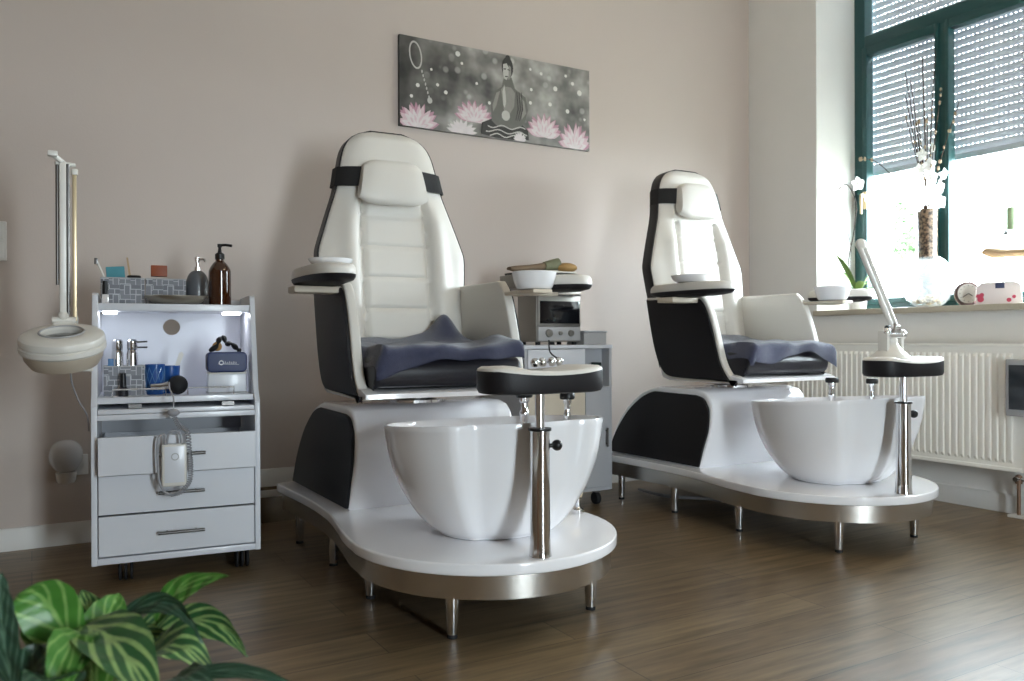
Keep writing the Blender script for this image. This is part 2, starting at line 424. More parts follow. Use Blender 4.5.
def window(name, y0, y1, shutter_z, mull):
    root = bpy.data.objects.new(name, None); C.objects.link(root); root['kind'] = 'structure'
    root.location = (R+.33, (y0+y1)/2, WZ0); ym = (y0+y1)/2
    a, b = y0-ym, y1-ym; H = WZ1-WZ0; zt0, zt1 = 2.44-WZ0, 2.57-WZ0
    g = mb('teal_frame')
    g.box((0, a, 0), (.07, a+.07, H), .004); g.box((0, b-.07, 0), (.07, b, H), .004)
    g.box((0, a+.07, 0), (.07, b-.07, .05), .004); g.box((0, a+.07, H-.07), (.07, b-.07, H), .004)
    g.box((0.0, a+.07, zt0+.03), (.07, b-.07, zt1-.02), .004)
    g.build('window_frame', root)
    mu = mull-ym if mull else 0
    if mull: mb('teal_frame').box((-.004, mu-.02, .05), (.066, mu+.02, zt0+.03), .004).build('mullion', root)
    def sash(ya, yb, za, zb):
        f = mb('teal_frame'); w = .032; wl = w if abs(ya-a) < .2 else .022; wr_ = w if abs(yb-b) < .2 else .022
        f.box((-.015, ya, za), (.045, ya+wl, zb), .006); f.box((-.015, yb-wr_, za), (.045, yb, zb), .006)
        f.box((-.015, ya+wl, za), (.045, yb-wr_, za+w), .006); f.box((-.015, ya+wl, zb-.05), (.045, yb-wr_, zb), .006)
        s_ = f.build('sash', root)
        mb('glass').box((.012, ya+wl-.005, za+w-.005), (.018, yb-wr_+.005, zb-.045)).build('pane', s_, smooth=0)
        return s_
    s1 = sash((mu+.018) if mull else a+.06, b-.06, .04, zt0+.04)
    if mull: sash(a+.06, mu-.018, .04, zt0+.04)
    mb('glass').box((.03, a+.07, zt1-.02), (.036, b-.07, H-.07)).build('pane', root, smooth=0)
    hd = mb('brass_beige'); hy = b-.085
    hd.box((-.026, hy-.014, .59), (-.015, hy+.014, .69), .004); hd.tube([(-.022, hy, .67), (-.055, hy, .67)], .008, 10)
    hd.tube([(-.055, hy, .67), (-.058, hy, .64), (-.056, hy, .56)], [.009, .009, .007], 10); hd.build('window_handle', s1)
    # roller shutter: curved slats joined by slotted strips that let daylight through
    sh = mb('shutter_grey'); p = .041; z = H-.02; zb = shutter_z-WZ0; x0 = .1; ya, yb = a+.03, b-.03
    if shutter_z < 3:
        z = H; first = True
        while z-p > zb:
            zt, zl = z, z-p+.0026
            prof = [(x0, zt), (x0-.006, zt-.006), (x0-.009, (zt+zl)/2), (x0-.006, zl+.006), (x0, zl)]
            cols = []
            for yy in (ya, yb): cols.append([sh.bm.verts.new((q[0], yy, q[1])) for q in prof])
            for k in range(4): sh.face((cols[0][k], cols[0][k+1], cols[1][k+1], cols[1][k]))
            yy = ya; bot = z-p
            while yy < yb-.02:
                v = [sh.bm.verts.new(q) for q in ((x0, yy, zl), (x0, yy+.0175, zl), (x0, yy+.0175, bot), (x0, yy, bot))]
                sh.face(v); yy += .0245
            z -= p
        sh.box((x0-.008, ya, zb-.01), (x0+.006, yb, z+.002), .002)
        sh.build('roller_shutter', root, smooth=60, fix=False)
    return root
w1 = window('window_1', WY0, WY1, 1.76, 2.635)
dr = mb('teal_frame'); dy0, dy1 = YB-.30, YB-.24
dr.box((UX0, dy0, 0), (UX0+.07, dy1, 2.12), .004).box((UX1-.07, dy0, 0), (UX1, dy1, 2.12), .004).box((UX0+.07, dy0, 2.05), (UX1-.07, dy1, 2.12), .004).box((UX0+.07, dy0, 0), (UX1-.07, dy1, .08), .004)
dr = dr.build('door_1', kind='structure')
mb('glass').box((UX0+.07, YB-.273, .08), (UX1-.07, YB-.267, 2.05)).build('pane', dr, smooth=0)
mb('brass_beige').tube([(UX0+.04, YB-.24, 1.02), (UX0+.04, YB-.19, 1.02), (UX0+.16, YB-.19, 1.02)], .009, 10).build('door_handle', dr)
for nm, (a, b) in (('trim_1', (WY0, WY1)),):
    mb('sill_stone').box((R-.035, a, WZ0-.03), (R+.33, b, WZ0), .004).build(nm, kind='structure')


# cable duct along the foot of the back wall, between trolley and platform
mb('floor').box((.62, W-.030, 0), (1.6, W-.0161, .112), .002).build('trim_2', kind='structure')
mb('baseboard_white').box((.62, W-.034, .1122), (1.6, W-.0161, .142), .003).build('trim_3', kind='structure')
mb('baseboard_white').prism([(W-.0165, .158), (W-.030, .158), (W-.030, .225), (W-.024, .235), (W-.0165, .235)], 'x', .62, 1.6).build('trim_5', kind='structure')
mb('floor').box((.62, W-.026, .1425), (1.6, W-.0161, .1578)).build('trim_6', kind='structure')

# ------------------------------------------------------------------ outside
mb('outside_ground').box((R+.5, -12, -.6), (30, 22, -.55)).build('ground', kind='structure', smooth=0)

# ------------------------------------------------------------------ pedicure chair
def make_chair(loc):
    ch = thing('pedicure_chair', '', 'pedicure chair', loc)
    # platform outline
    half = []
    for k in range(0, 19):
        a = rad(-90+5*k); half.append((.405*cos(a), -.355+.432*sin(a)))
    half += smooth2([(.402, -.355), (.396, -.2), (.380, -.06), (.364, .12), (.356, .32), (.362, .54), (.374, .72)], 4)[1:]
    half += [(.369, .757), (.345, .775)]
    out = half + [(-x, y) for x, y in half[::-1][:-1]]
    out = [(x-.028*min(1, max(0, (.1-y)/.4)), y) for x, y in out]
    mb('gloss_white').prism(out, 'z', .190, .222, .006, seg=3).build('platform', ch)
    inn = [(x*.955, -.34+(y+.34)*(.955 if y < -.34 else .985)) for x, y in out]
    b = mb('steel'); n = len(inn)
    t0 = [b.bm.verts.new((x, y, .19)) for x, y in inn]; t1 = [b.bm.verts.new((x, y, .124)) for x, y in inn]
    i2 = [(x*.99, y*.99) for x, y in inn]; t2 = [b.bm.verts.new((x, y, .124)) for x, y in i2]; t3 = [b.bm.verts.new((x, y, .19)) for x, y in i2]
    for A, B in ((t0, t1), (t1, t2), (t2, t3)):
        for i in range(n): b.face((A[i], A[(i+1) % n], B[(i+1) % n], B[i]))
    b.build('steel_band', ch)
    mb('black_plastic').prism([(x*.9, y*.93) for x, y in out], 'z', .162, .189).build('underframe', ch)
    for x, y in ((.312, .63), (.300, .248), (.318, -.17), (.25, -.605)):
        for sx in (-1, 1):
            if sx > 0 and y < -.5: x = .205
            l = mb('chrome').lathe([(0, .162), (.019, .162), (.019, .10), (.0165, .04), (.014, .012), (.014, .01)], (sx*x, y, 0), 20)
            l.m('rubber').lathe([(.0141, .01), (.0145, 0), (0, 0)], (sx*x, y, 0), 20); l.build('leg', ch)
    # pedestal
    side = [(.76, .222), (.70, .34), (.605, .455), (.50, .528), (.42, .560), (.36, .572), (.10, .572), (.05, .563), (.02, .535), (.006, .49), (.014, .41), (.045, .32), (.088, .222)]
    sp = smooth2(side[:6], 4)[:-1]+[(.36, .574), (.10, .574)]+smooth2(side[7:], 4)
    mb('gloss_white').prism(sp, 'x', -.300, .300, .012, seg=3).build('pedestal', ch)
    pan = [(.738, .230), (.675, .338), (.58, .445), (.48, .515), (.415, .543), (.375, .552), (.10, .549), (.055, .537), (.030, .507), (.020, .48), (.026, .40), (.055, .32), (.085, .230)]
    pp = smooth2(pan[:6], 4)[:-1]+smooth2(pan[5:7], 1)[:1]+smooth2(pan[6:], 4)
    for sx in (-1, 1):
        mb('leather_black').prism(pp, 'x', sx*.298, sx*.312, .005).build('side_panel', ch)
    # swivel plate
    s = mb('chrome').lathe([(0, .574), (.11, .574), (.11, .584), (.05, .588), (.05, .604), (0, .604)], (0, .2, 0), 32)
    s.m('dark_steel').lathe([(.05, .592), (.075, .592), (.075, .6045), (.05, .6045)], (0, .2, 0), 32); s.build('swivel', ch)
    # seat shell: pan and two wings
    pan = mb('gloss_white')
    pan.prism([(-.155, .612), (-.155, .627), (-.10, .642), (.32, .642), (.36, .70), (.374, .70), (.34, .620), (.30, .609), (-.02, .605)], 'x', -.298, .298, .005)
    pan.build('seat_pan', ch)
    wing = [(.455, .995), (.435, .90), (.405, .78), (.375, .70), (.345, .652), (.305, .622), (.24, .611), (.05, .607), (-.125, .606)]
    front = [(-.125, .606), (-.085, .637), (-.045, .69), (-.02, .76), (.0, .83), (.03, .91), (.062, .965), (.10, .995)]
    wo = smooth2(wing, 4)[:-1]+smooth2(front, 4)
    def off(pts, d):
        c = Vector((sum(p[0] for p in pts)/len(pts), sum(p[1] for p in pts)/len(pts)))
        res = []; n = len(pts)
        for i in range(n):
            a = Vector(pts[i-1]); b_ = Vector(pts[(i+1) % n]); t = (b_-a).normalized(); nn = Vector((t.y, -t.x))
            if nn.dot(Vector(pts[i])-c) > 0: nn = -nn
            q = Vector(pts[i])+nn*d; res.append((q.x, q.y))
        return res
    for sx in (-1, 1):
        wq = [(y-(.055*min(1, max(0, (.30-y)/.2))*min(1, (z-.61)/.1) if sx > 0 else 0), z+(.018*max(0, (z-.9)/.095) if sx > 0 else 0)) for y, z in wo]
        w = mb('leather_white').prism(wq, 'x', sx*.266, sx*.300, .008, seg=3).build('side_wing', ch)
        mb('leather_black').prism(off(wq, .012), 'x', sx*.296, sx*.311, .005).build('wing_panel', w)
    # seat cushion
    def hw(v): return .262
    cu = mb('leather_seat')
    prof = smooth2([(.36, .644), (-.09, .644), (-.135, .650), (-.152, .680), (-.148, .714), (-.120, .738), (-.02, .746), (.2, .745), (.36, .76)], 4)
    cu.prism(prof, 'x', -.262, .262, .018, seg=3).build('seat_cushion', ch)
    # backrest
    hwid = smooth2([(.655, .258), (.75, .266), (.9, .272), (1.02, .288), (1.09, .294), (1.13, .295), (1.17, .285), (1.28, .248), (1.38, .214), (1.47, .196), (1.54, .178), (1.585, .150), (1.612, .108), (1.622, .06)], 4)
    def yl(z): return .335+(z-.66)*.17
    def wz(z):
        for (a, wa), (b_, wb) in zip(hwid, hwid[1:]):
            if a <= z <= b_: return wa+(wb-wa)*(z-a)/max(b_-a, 1e-6)
        return hwid[-1][1]
    zs = [q[0] for q in hwid]
    seams = (.80, .92, 1.04, 1.16, 1.28)
    def relief(u, z):   # u in -1..1, forward depth of padding
        w = wz(z); x = u*w; e = (1-abs(u)**6)*.030
        cw = .135-.02*max(0, (z-1.2)/.3)
        if z < 1.36:
            dx = abs(x)-cw
            e -= .020*math.exp(-(dx/.012)**2)
            if dx > 0: e += .020*math.exp(-((dx-.045)/.035)**2)*min(1, max(0, (1.36-z)/.1))
            else:
                e -= .004
                for q in seams: e -= .009*math.exp(-((z-q)/.007)**2)
        return e
    bk = mb('leather_white'); nz = 120; nu = 64
    z0, z1 = zs[0], zs[-1]
    def fr(i, j):
        z = z0+(z1-z0)*i; u = -1+2*j; x = u*wz(z); d = min(1, (1-i)/.03) if i > .97 else 1
        return (x, yl(z)-relief(u, z)*d, z)
    def bkf(i, j):
        z = z0+(z1-z0)*i; u = -1+2*j; return (u*wz(z), yl(z)+.012, z)
    bk.slab(fr, bkf, nz, nu).build('backrest', ch, smooth=60)
    sh = mb('leather_black')
    def sa(i, j):
        z = z0+(z1+.006-z0)*i; u = -1+2*j; return (u*(wz(min(z, z1))+.006), yl(z)+.004, z)
    def sb(i, j):
        z = z0+(z1+.006-z0)*i; u = -1+2*j; return (u*(wz(min(z, z1))+.004), yl(z)+.035+.07*(1-u**4)*min(1, (1-i)/.12+.15)+.03, z)
    sh.slab(sa, sb, 60, 24).build('back_shell', ch, smooth=50)
    # headrest pillow with straps
    hr = mb('leather_white')
    rings = []
    for k in range(13):
        t = k/12; x = -.140+.252*t; e = 1-abs(2*t-1)**5*.25
        ring = []
        for q in range(24):
            a = 2*PI*q/24; cy = abs(cos(a))**.6*(1 if cos(a) > 0 else -1); sz = abs(sin(a))**.6*(1 if sin(a) > 0 else -1)
            zc = 1.405; ww = 1+.085*(-sz)
            ring.append((x*ww, yl(zc)-.068+cy*.034*e+sz*.088*.17, zc+sz*.088*e))
        rings.append(ring)
    h_ = hr.loft(rings).build('headrest', ch, smooth=50)
    zt, zb = 1.465, 1.388
    for sx in (-1, 1):
        st = mb('strap_black')
        def so(i, j, d=0):
            z = zb+(zt-zb)*j; w = wz(z)
            pts = [(.11, -.062), (.15, -.045), (w*.93, -.030), (w+.014, -.004), (w+.017, .05), (w*.9, .10)]
            f = i*5; k = min(int(f), 4); t = f-k
            x = pts[k][0]*(1-t)+pts[k+1][0]*t; y = pts[k][1]*(1-t)+pts[k+1][1]*t
            return (sx*(x-(d if i > .5 else d*.3)), yl(z)+y+d*(1 if i < .7 else 0), z)
        st.slab(lambda i, j: so(i, j), lambda i, j: so(i, j, .003), 10, 3)
        st.build('strap', h_)
    # armrest pads, one on each wing
    for sx, cx, cy, rz_, ln in ((-1, -.372, .075, 0, .235), (1, .440, -.075, 23, .145)):
        p = mb('leather_white'); ol = []; ca, sa_ = cos(rad(rz_)), sin(rad(rz_)); dz = 0 if sx < 0 else -.014
        for k in range(40):
            a = 2*PI*k/40; x = (.080 if sx < 0 else .072)*abs(cos(a))**.75*(1 if cos(a) > 0 else -1); y = ln*abs(sin(a))**.8*(1 if sin(a) > 0 else -1)
            ol.append((x*ca-y*sa_, x*sa_+y*ca))
        def ring(s_, z): return [(cx+x*s_, cy+y*s_, z+dz) for x, y in ol]
        p.loft([ring(.99, 1.006), ring(1.0, 1.014), ring(.985, 1.028), ring(.93, 1.038), ring(.8, 1.042)]); p.m('leather_black')
        p.loft([ring(.70, .984), ring(.93, .991), ring(.985, .999), ring(1.0, 1.0065)])
        pad = p.build('armrest', ch)
        br_ = mb('cabinet_cream')
        if sx < 0: br_.box((-.46, cy+.02, .958), (-.285, cy+.12, .981), .006)
        else: br_.box((.270, -.215, .957), (.345, .03, .9705), .004).box((.34, -.08, .957), (.45, -.03, .9705), .004)
        br_.build('arm_bracket', pad)
    # foot basin
    def dent(a, r, z):
        d = (a-rad(262)+PI) % (2*PI)-PI
        f = min(1, max(0, (z-.02)/.25))
        return r*(1-(.12+.04*f)*math.exp(-(d/.64)**12))
    prof_o = smooth2([(.0, 0), (.150, 0), (.178, .008), (.212, .034), (.253, .088), (.290, .158), (.317, .240), (.333, .335)], 6)
    prof_i = smooth2([(.319, .335), (.303, .25), (.275, .17), (.23, .09), (.16, .045), (0, .04)], 6)
    ba = mb('gloss_white').lathe(prof_o+[(.330, .342), (.322, .342)]+prof_i, (-.004, -.395, .2225), 120, rf=dent)
    for v in ba.bm.verts: v.co.z += -(.012+.065*(v.co.y+.395))*max(0, v.co.z-.24)/.32
    ba.build('foot_basin', ch, smooth=50)
    # foot rest on its post
    fr_ = mb('leather_black'); ol = []
    for k in range(64):
        a = 2*PI*k/64; x = .182*abs(cos(a))**.72*(1 if cos(a) > 0 else -1); y = .092*abs(sin(a))**.8*(1 if sin(a) > 0 else -1)
        y -= .012*(abs(x)/.182)**2 ; ol.append((x, y))
    px, py = -.052, -.735
    def zt_(x): return .712+.012*min(1, (x/.16)**2)
    def rg(s_, zf): return [(px+.004+x*s_, py+y*s_+.01, zf(x)) for x, y in ol]
    fr_.loft([rg(.90, lambda x: .658), rg(.97, lambda x: .661), rg(1, lambda x: .670), rg(1, lambda x: zt_(x)-.012), rg(.995, lambda x: zt_(x)-.005)])
    fr_.m('leather_white').loft([rg(1.0, lambda x: zt_(x)-.006), rg(.985, lambda x: zt_(x)), rg(.93, lambda x: zt_(x)+.005), rg(.6, lambda x: zt_(x)+.006-.006*(1-(x/.168)**2)), rg(.2, lambda x: zt_(x*.5)+.002)])
    fo = fr_.build('foot_rest', ch)
    po = mb('chrome').lathe([(0, .2225), (.031, .2225), (.030, .228), (.0275, .26), (.0265, .40), (.0265, .556), (0, .556)], (px, py, 0), 28)
    po.lathe([(.0, .556), (.0130, .556), (.0130, .662), (0, .662)], (px, py, 0), 24)
    po = po.build('post', ch)
    k = mb('black_plastic').lathe([(.0132, .5562), (.031, .5562), (.031, .563), (.0132, .563)], (px, py, 0), 28)
    k.tube([(px+.02, py-.006, .515), (px+.045, py-.01, .515)], .006, 10); k.ball((px+.048, py-.01, .515), .015); k.build('locking_knob', po)
    # taps rising from the inner right wall of the basin
    for nm, x, y, r1, r2 in (('tap', .222, -.200, .016, .029), ('hand_shower', .300, -.345, .012, .025)):
        t = mb('chrome').lathe([(0, .45), (r1*.8, .45), (r1*.8, .53), (r1, .535), (r1, .555), (r1*.8, .56), (r1*.8, .585), (r1*1.1, .59), (r1*1.1, .602), (0, .602)], (x, y, 0), 20)
        o = t.build(nm, ch)
        mb('black_plastic').lathe([(0, .602), (r2*.9, .602), (r2, .607), (r2, .618), (r2*.85, .624), (0, .625)], (x, y, 0), 24).build('grip', o)
    # drain valve on the platform
    d = mb('chrome').lathe([(0, .2225), (.02, .2225), (.02, .235), (.009, .242), (.009, .275), (0, .275)], (.345, -.34, 0), 16)
    d.m('brass_beige').lathe([(0, -.008), (.019, -.008), (.021, 0), (.019, .008), (0, .008)], (0, 0, 0), 20, mtx=Matrix.Translation((.345, -.34, .292)) @ Matrix.Rotation(rad(35), 4, 'Z') @ Matrix.Rotation(rad(75), 4, 'X'))
    d.build('drain_valve', ch)
    return ch
CX, CY = 1.224, 2.6
def swivel_seat(ch, deg, tx=0):     # the upper chair turns on its swivel plate
    p = Vector((0, .3, 0)); m_ = Matrix.Translation(Vector((tx, 0, 0))) @ Matrix.Translation(p) @ Matrix.Rotation(rad(deg), 4, 'Z') @ Matrix.Translation(-p)
    for o in ch.children:
        if o.name.split('.')[0] in ('seat_pan', 'side_wing', 'seat_cushion', 'backrest', 'back_shell', 'headrest', 'armrest'): o.matrix_local = m_ @ o.matrix_local
chair1 = make_chair((CX, CY, 0))
chair1['group'] = 'pedicure chairs'
chair2 = dup(chair1); swivel_seat(chair1, -2.6, -.003); swivel_seat(chair2, 1.5); chair2.location = (CX+1.634, CY+.057, 0); chair2['group'] = 'pedicure chairs'
for o in chair2.children:      # its head cushion is strapped higher up
    if o.name.startswith('headrest'): o.matrix_local = Matrix.Translation((0, .012, .072)) @ o.matrix_local @ Matrix.Diagonal((.92, 1, 1, 1))
    if o.name.startswith(('backrest', 'back_shell')): o.matrix_local = o.matrix_local @ Matrix.Diagonal((1, 1, 1.012, 1))
chair1['label'] = 'white and black pedicure chair beside the drawer trolley, the nearer one'
chair2['label'] = 'white and black pedicure chair in front of the radiator, the farther one'

# ---- towels lying on the seats
def towel(name, loc, label, kind):
    t = mb('towel_blue'); nu, nv = 60, 50
    def base(u, v):      # u across the seat, v from the rear (0) over the front edge (1)
        x = -.266+.528*u
        if kind == 2 and u > .8: x += .035*(u-.8)/.2*v
        L = .50 + (.05 if kind == 1 else .085)*v
        s_ = v*(.54 + (.03*cos(u*PI)+.02*cos(u*5+1) if kind == 1 else .03*sin(u*7)))
        y = .335-s_; z = .775
        if y < -.135:
            dn = -.135-y; y = -.135-.030*min(1, dn/.03)-.004*sin(u*19); z -= max(0, dn-.015)*1.0
        z += .004*sin(u*11+v*4)+.004*sin(v*9-u*6)+.003*sin(u*23+v*17)
        if u < .05 and y < .02: z = max(z-.06*(1-u/.05)*min(1, (.02-y)/.06), min(z, .690))
        if y > .20: z += (y-.20)*.25
        if kind == 1:
            z += .085*math.exp(-((u-.80)/.10)**2-((v-.10)/.16)**2)+.03*math.exp(-((u-.93)/.12)**2-((v-.6)/.3)**2)
        else:
            z += .03*math.exp(-((u-.35)/.14)**2-((v-.1)/.2)**2)+.012*math.exp(-((u-.75)/.1)**2-((v-.5)/.3)**2)
            if u > .8 and v > .75: z -= .035*(u-.8)/.2*(v-.75)/.25; 
        return x, y, z
    def top(u, v):
        x, y, z = base(u, v); e = min(1, min(u, 1-u, v, 1-v)/.04)**.5
        return (x, y-(.006*e if y < -.15 else 0), z+.008*e)
    def bot(u, v):
        x, y, z = base(u, v); return (x, y, z-.004)
    t.slab(top, bot, nu, nv)
    o = t.build(name, None, loc, smooth=70); dg = -2.6 if kind == 1 else 1.5
    o.rotation_euler = (0, 0, rad(dg)); o.location = Vector(loc)+Vector((-.003 if kind == 1 else 0, .3, 0))-(Matrix.Rotation(rad(dg), 3, 'Z') @ Vector((0, .3, 0)))
    return tag(o, label, 'towel', 'blue grey towels on the seats')
towel('towel', (CX, CY, 0), 'blue grey towel spread on the seat of the nearer pedicure chair, one corner raised', 1)
towel('towel', (CX+1.634, CY+.057, 0), 'blue grey towel on the seat of the pedicure chair by the radiator', 2)

# ---- manicure bowls on the armrests
def bowl(loc, label, r=.088, hh=.034):
    b = mb('ceramic').lathe(smooth2([(0, 0), (r*.62, 0), (r*.80, .006), (r*.93, hh*.55), (r, hh)], 4)+[(r-.004, hh+.002), (r-.008, hh)]+smooth2([(r*.86, hh*.6), (r*.70, .012), (0, .008)], 4), seg=48)
    return tag(b.build('manicure_bowl', None, loc), label, 'bowl', 'manicure bowls on the armrests')
bowl((CX-.372, CY+.045, 1.0425), 'white oval manicure bowl on the trolley side armrest of the nearer chair', .072, .022)
bowl((CX+.288, CY-.160, .972), 'white manicure bowl on the right armrest of the nearer chair, before the oven', .078, .060)
bowl((CX+1.634-.385, CY+.057+.04, 1.0425), 'white manicure bowl on the left armrest of the chair by the radiator', .088, .03)
bowl((CX+1.634+.295, CY+.057-.145, .972), 'white manicure bowl on the window side armrest of the farther chair', .078, .060)

# ---- steel balls and wire lying on the near foot rest
t = thing('massage_roller', 'small chrome ball roller on the rear edge of the nearer foot rest', 'massage tool', (1.252, 1.945, .7225))
for k, (x, z) in enumerate(((-.045, .012), (-.018, .013), (.010, .014), (.036, .014))):
    mb('chrome').lathe([(0, -.013), (.008, -.011), (.0125, -.004), (.0125, .004), (.008, .011), (0, .013)], (x, .004*(k % 2), z), 16).build('ball', t)
mb('cable_black').tube(smoothpath([(.036, 0, .02), (.012, .01, .04), (.008, .01, .075)], 4), .0022, 8).build('handle', t)

fl_ = thing('folded_lamp', 'white lamp arm folded upright on the foot rest before the radiator', 'lamp', (2.79, 1.965, .723))
b = mb('lamp_white').lathe(smooth2([(0, 0), (.070, 0), (.066, .012), (.045, .030), (.028, .055), (.024, .075), (0, .078)], 4), (0, 0, 0), 28); b.build('base', fl_)
a_ = mb('lamp_white')
for dx in (-.014, .014): a_.tube([(.022+dx, .0, .12), (-.125+dx, .03, .42)], .0095, 10)
a_.ball((-.127, .03, .425), .026, 16, (1, .6, .8)); a_.build('arm', fl_)
k_ = mb('chrome').tube([(-.03, -.01, .085), (.05, -.01, .085)], .012, 12).tube([(-.02, .0, .115), (.055, .0, .115)], .010, 12).tube([(.005, 0, .07), (.022, 0, .13)], .012, 10).ball((.058, -.01, .09), .018, 12).ball((-.032, -.01, .10), .015, 12)
k_.build('joint', fl_)
for xa in (-.045, .040): mb('lamp_white').box((xa, -.02, .02), (xa+.015, .02, .105), .003).build('bracket', fl_)

before_trolley = set(C.objects)
# ------------------------------------------------------------------ drawer trolley
TX0, TX1, TY = .174, .70, 2.95
tw = TX1-TX0; D = .42
tr = thing('drawer_trolley', 'white salon drawer trolley on castors left of the nearer pedicure chair', 'trolley', (TX0, TY, 0))
sd = [(0, .072), (D, .072), (D, .962), (.15, .962), (.135, .955), (.04, .63), (0, .585)]
for x in (0, tw-.018): mb('cabinet_white').prism(sd, 'x', x, x+.018, .002).build('side_panel', tr)
bp = mb('cabinet_white'); hole = []
cx0, cz0, rr = .258, .850, .030
ring = [(cx0+rr*cos(2*PI*k/32), cz0+rr*sin(2*PI*k/32)) for k in range(32)]
def sq(k):
    a = 2*PI*k/32; c_, s_ = cos(a), sin(a)
    x = (tw-.019-cx0)/c_ if c_ > 1e-6 else ((.019-cx0)/c_ if c_ < -1e-6 else 1e9)
    z = (.91-cz0)/s_ if s_ > 1e-6 else ((.60-cz0)/s_ if s_ < -1e-6 else 1e9)
    t_ = min(x, z); return (cx0+t_*c_, cz0+t_*s_)
A = [bp.bm.verts.new((x, D-.02, z)) for x, z in ring]; Bq = [bp.bm.verts.new((sq(k)[0], D-.02, sq(k)[1])) for k in range(32)]
A2 = [bp.bm.verts.new((x, D-.006, z)) for x, z in ring]; B2 = [bp.bm.verts.new((sq(k)[0], D-.006, sq(k)[1])) for k in range(32)]
for k in range(32):
    j = (k+1) % 32
    for P_, Q_ in ((A, Bq), (A2, B2), (A, A2)): bp.face((P_[k], P_[j], Q_[j], Q_[k]))
for x_, z_ in ((.019, .60), (tw-.019, .60), (.019, .91), (tw-.019, .91)):
    pass
bp.box((.019, D-.0195, .06), (tw-.019, D-.0065, .60)); bp.box((.018, D-.02, .935), (tw-.018, D-.006, .955))
for (x_, z_) in ((tw-.019, .91), (.019, .91), (.019, .60), (tw-.019, .60)):
    ks = sorted(range(32), key=lambda k: (sq(k)[0]-x_)**2+(sq(k)[1]-z_)**2)[:2]
    v = bp.bm.verts.new((x_, D-.02, z_)); bp.face((Bq[ks[0]], Bq[ks[1]], v))
bp.build('back_panel', tr, smooth=0)
mb('cabinet_white').box((.018, .13, .902), (tw-.018, D-.001, .927), .002).build('top_shelf', tr)
for xa, xb in ((.03, .075), (tw-.10, tw-.04)): mb('led').box((xa, .20, .894), (xb, .26, .9015), .002).build('shelf_light', tr, label='lit lamp strip under the top shelf')
mb('cabinet_white').box((.018, .03, .592), (tw-.018, D-.02, .612), .002).build('work_shelf', tr)
g = mb('chrome')
for x0, x1 in ((.062, .225), (.295, .445)):
    g.tube([(x0, .055, .612), (x0, .055, .637), (x1, .055, .637), (x1, .055, .612)], .003, 8)
g.build('guard_rail', tr)
tray = mb('cabinet_white').box((.020, -.002, .560), (tw-.020, D-.03, .575), .002)
tray.build('pull_out_tray', tr)
for x_ in (.11, .40): mb('dark_steel').box((x_, .0, .5775), (x_+.04, .03, .590)).build('tray_catch', tr)
mb('cabinet_white').box((.018, .0, .540), (tw-.018, .02, .5585), .002).build('cross_rail', tr)
def drawer(z0, z1, pull, handle=True):
    d = mb('cabinet_white')
    d.box((.021, -.004-pull, z0), (tw-.021, .014-pull, z1), .0015)
    d.box((.03, .014-pull, z0+.01), (.034, D-.06-pull, z1-.02)); d.box((tw-.034, .014-pull, z0+.01), (tw-.03, D-.06-pull, z1-.02))
    d.box((.03, .014-pull, z0+.01), (tw-.03, D-.06-pull, z0+.016)); d.box((.03, D-.066-pull, z0+.01), (tw-.03, D-.06-pull, z1-.02))
    o = d.build('drawer', tr, smooth=0); hz = (z0+z1)/2+.0
    hb = mb('dark_steel').tube([(.198, -.026-pull, hz), (.342, -.026-pull, hz)], .0055, 12)
    for x in (.225, .315): hb.tube([(x, -.026-pull, hz), (x, -.004-pull, hz)], .004, 8)
    hb.build('handle', o)
drawer(.366, .489, .035); drawer(.235, .360, 0); drawer(.100, .229, 0)
mb('cabinet_white').box((.018, .0, .073), (tw-.018, D-.02, .094), .002).build('base_board', tr)
c_ = mb('cabinet_gap_shade').box((.019, .035, .095), (tw-.019, .040, .36)); c_.build('carcass', tr)  # dark sheet behind the drawers, shade of the gaps put in as colour
for x, y in ((.10, .075), (tw-.055, .075), (.10, D-.06), (tw-.055, D-.06)):
    w = mb('rubber')
    for dx in (-.022, -.0045, .013):
        w.lathe([(0, 0), (.030, 0), (.033, .003), (.033, .006), (.030, .009), (0, .009)], (0, 0, 0), 24, mtx=Matrix.Translation((x+dx, y, .033)) @ Matrix.Rotation(PI/2, 4, 'Y'))
    w.m('dark_steel').box((x-.004, y-.012, .035), (x+.005, y+.012, .060), .002); w.lathe([(0, .06), (.024, .06), (.024, .0725), (0, .0725)], (x, y, 0), 16)
    w.build('castor', tr)
# file and papers inside the open top drawer
o = mb('case_blue').box((0, 0, 0), (.05, .04, .012), .003).box((.06, .01, 0), (.11, .05, .014), .003).box((.13, .0, 0), (.20, .03, .010), .003)
tag(o.build('nail_file_set', None, (TX0+.28, TY+.02, .3830)), 'dark blue nail file set inside the open top drawer', 'nail tool')

# ---- drill control hung at the front of the trolley
dc = thing('nail_drill', 'white nail drill control hanging on its coiled cable before the drawers', 'nail drill', (TX0+.245, TY-.075, 0))
bx = mb('lamp_white').box((-.038, -.008, .325), (.038, .022, .462), .006, seg=3); b_ = bx.build('control_box', dc)
mb('cabinet_white').box((-.030, -.0095, .338), (.030, -.0075, .455), .001).build('front_plate', b_)
r_ = mb('oven_grey')
for k in range(1): r_.lathe([(.009, 0), (.012, 0), (.012, .0015), (.009, .0015)], mtx=Matrix.Translation((.002, -.0095, .422)) @ Matrix.Rotation(PI/2, 4, 'X'))
r_.build('dial', b_)
coil = [(-.012, .07, .66), (-.012, .02, .64), (-.002, .0, .615), (-.002, -.005, .575)]
mb('cable').tube(smoothpath(coil, 6), .0025, 8).ball((-.002, -.003, .565), .016, 12, (1.2, 1, .8)).build('cord', dc)
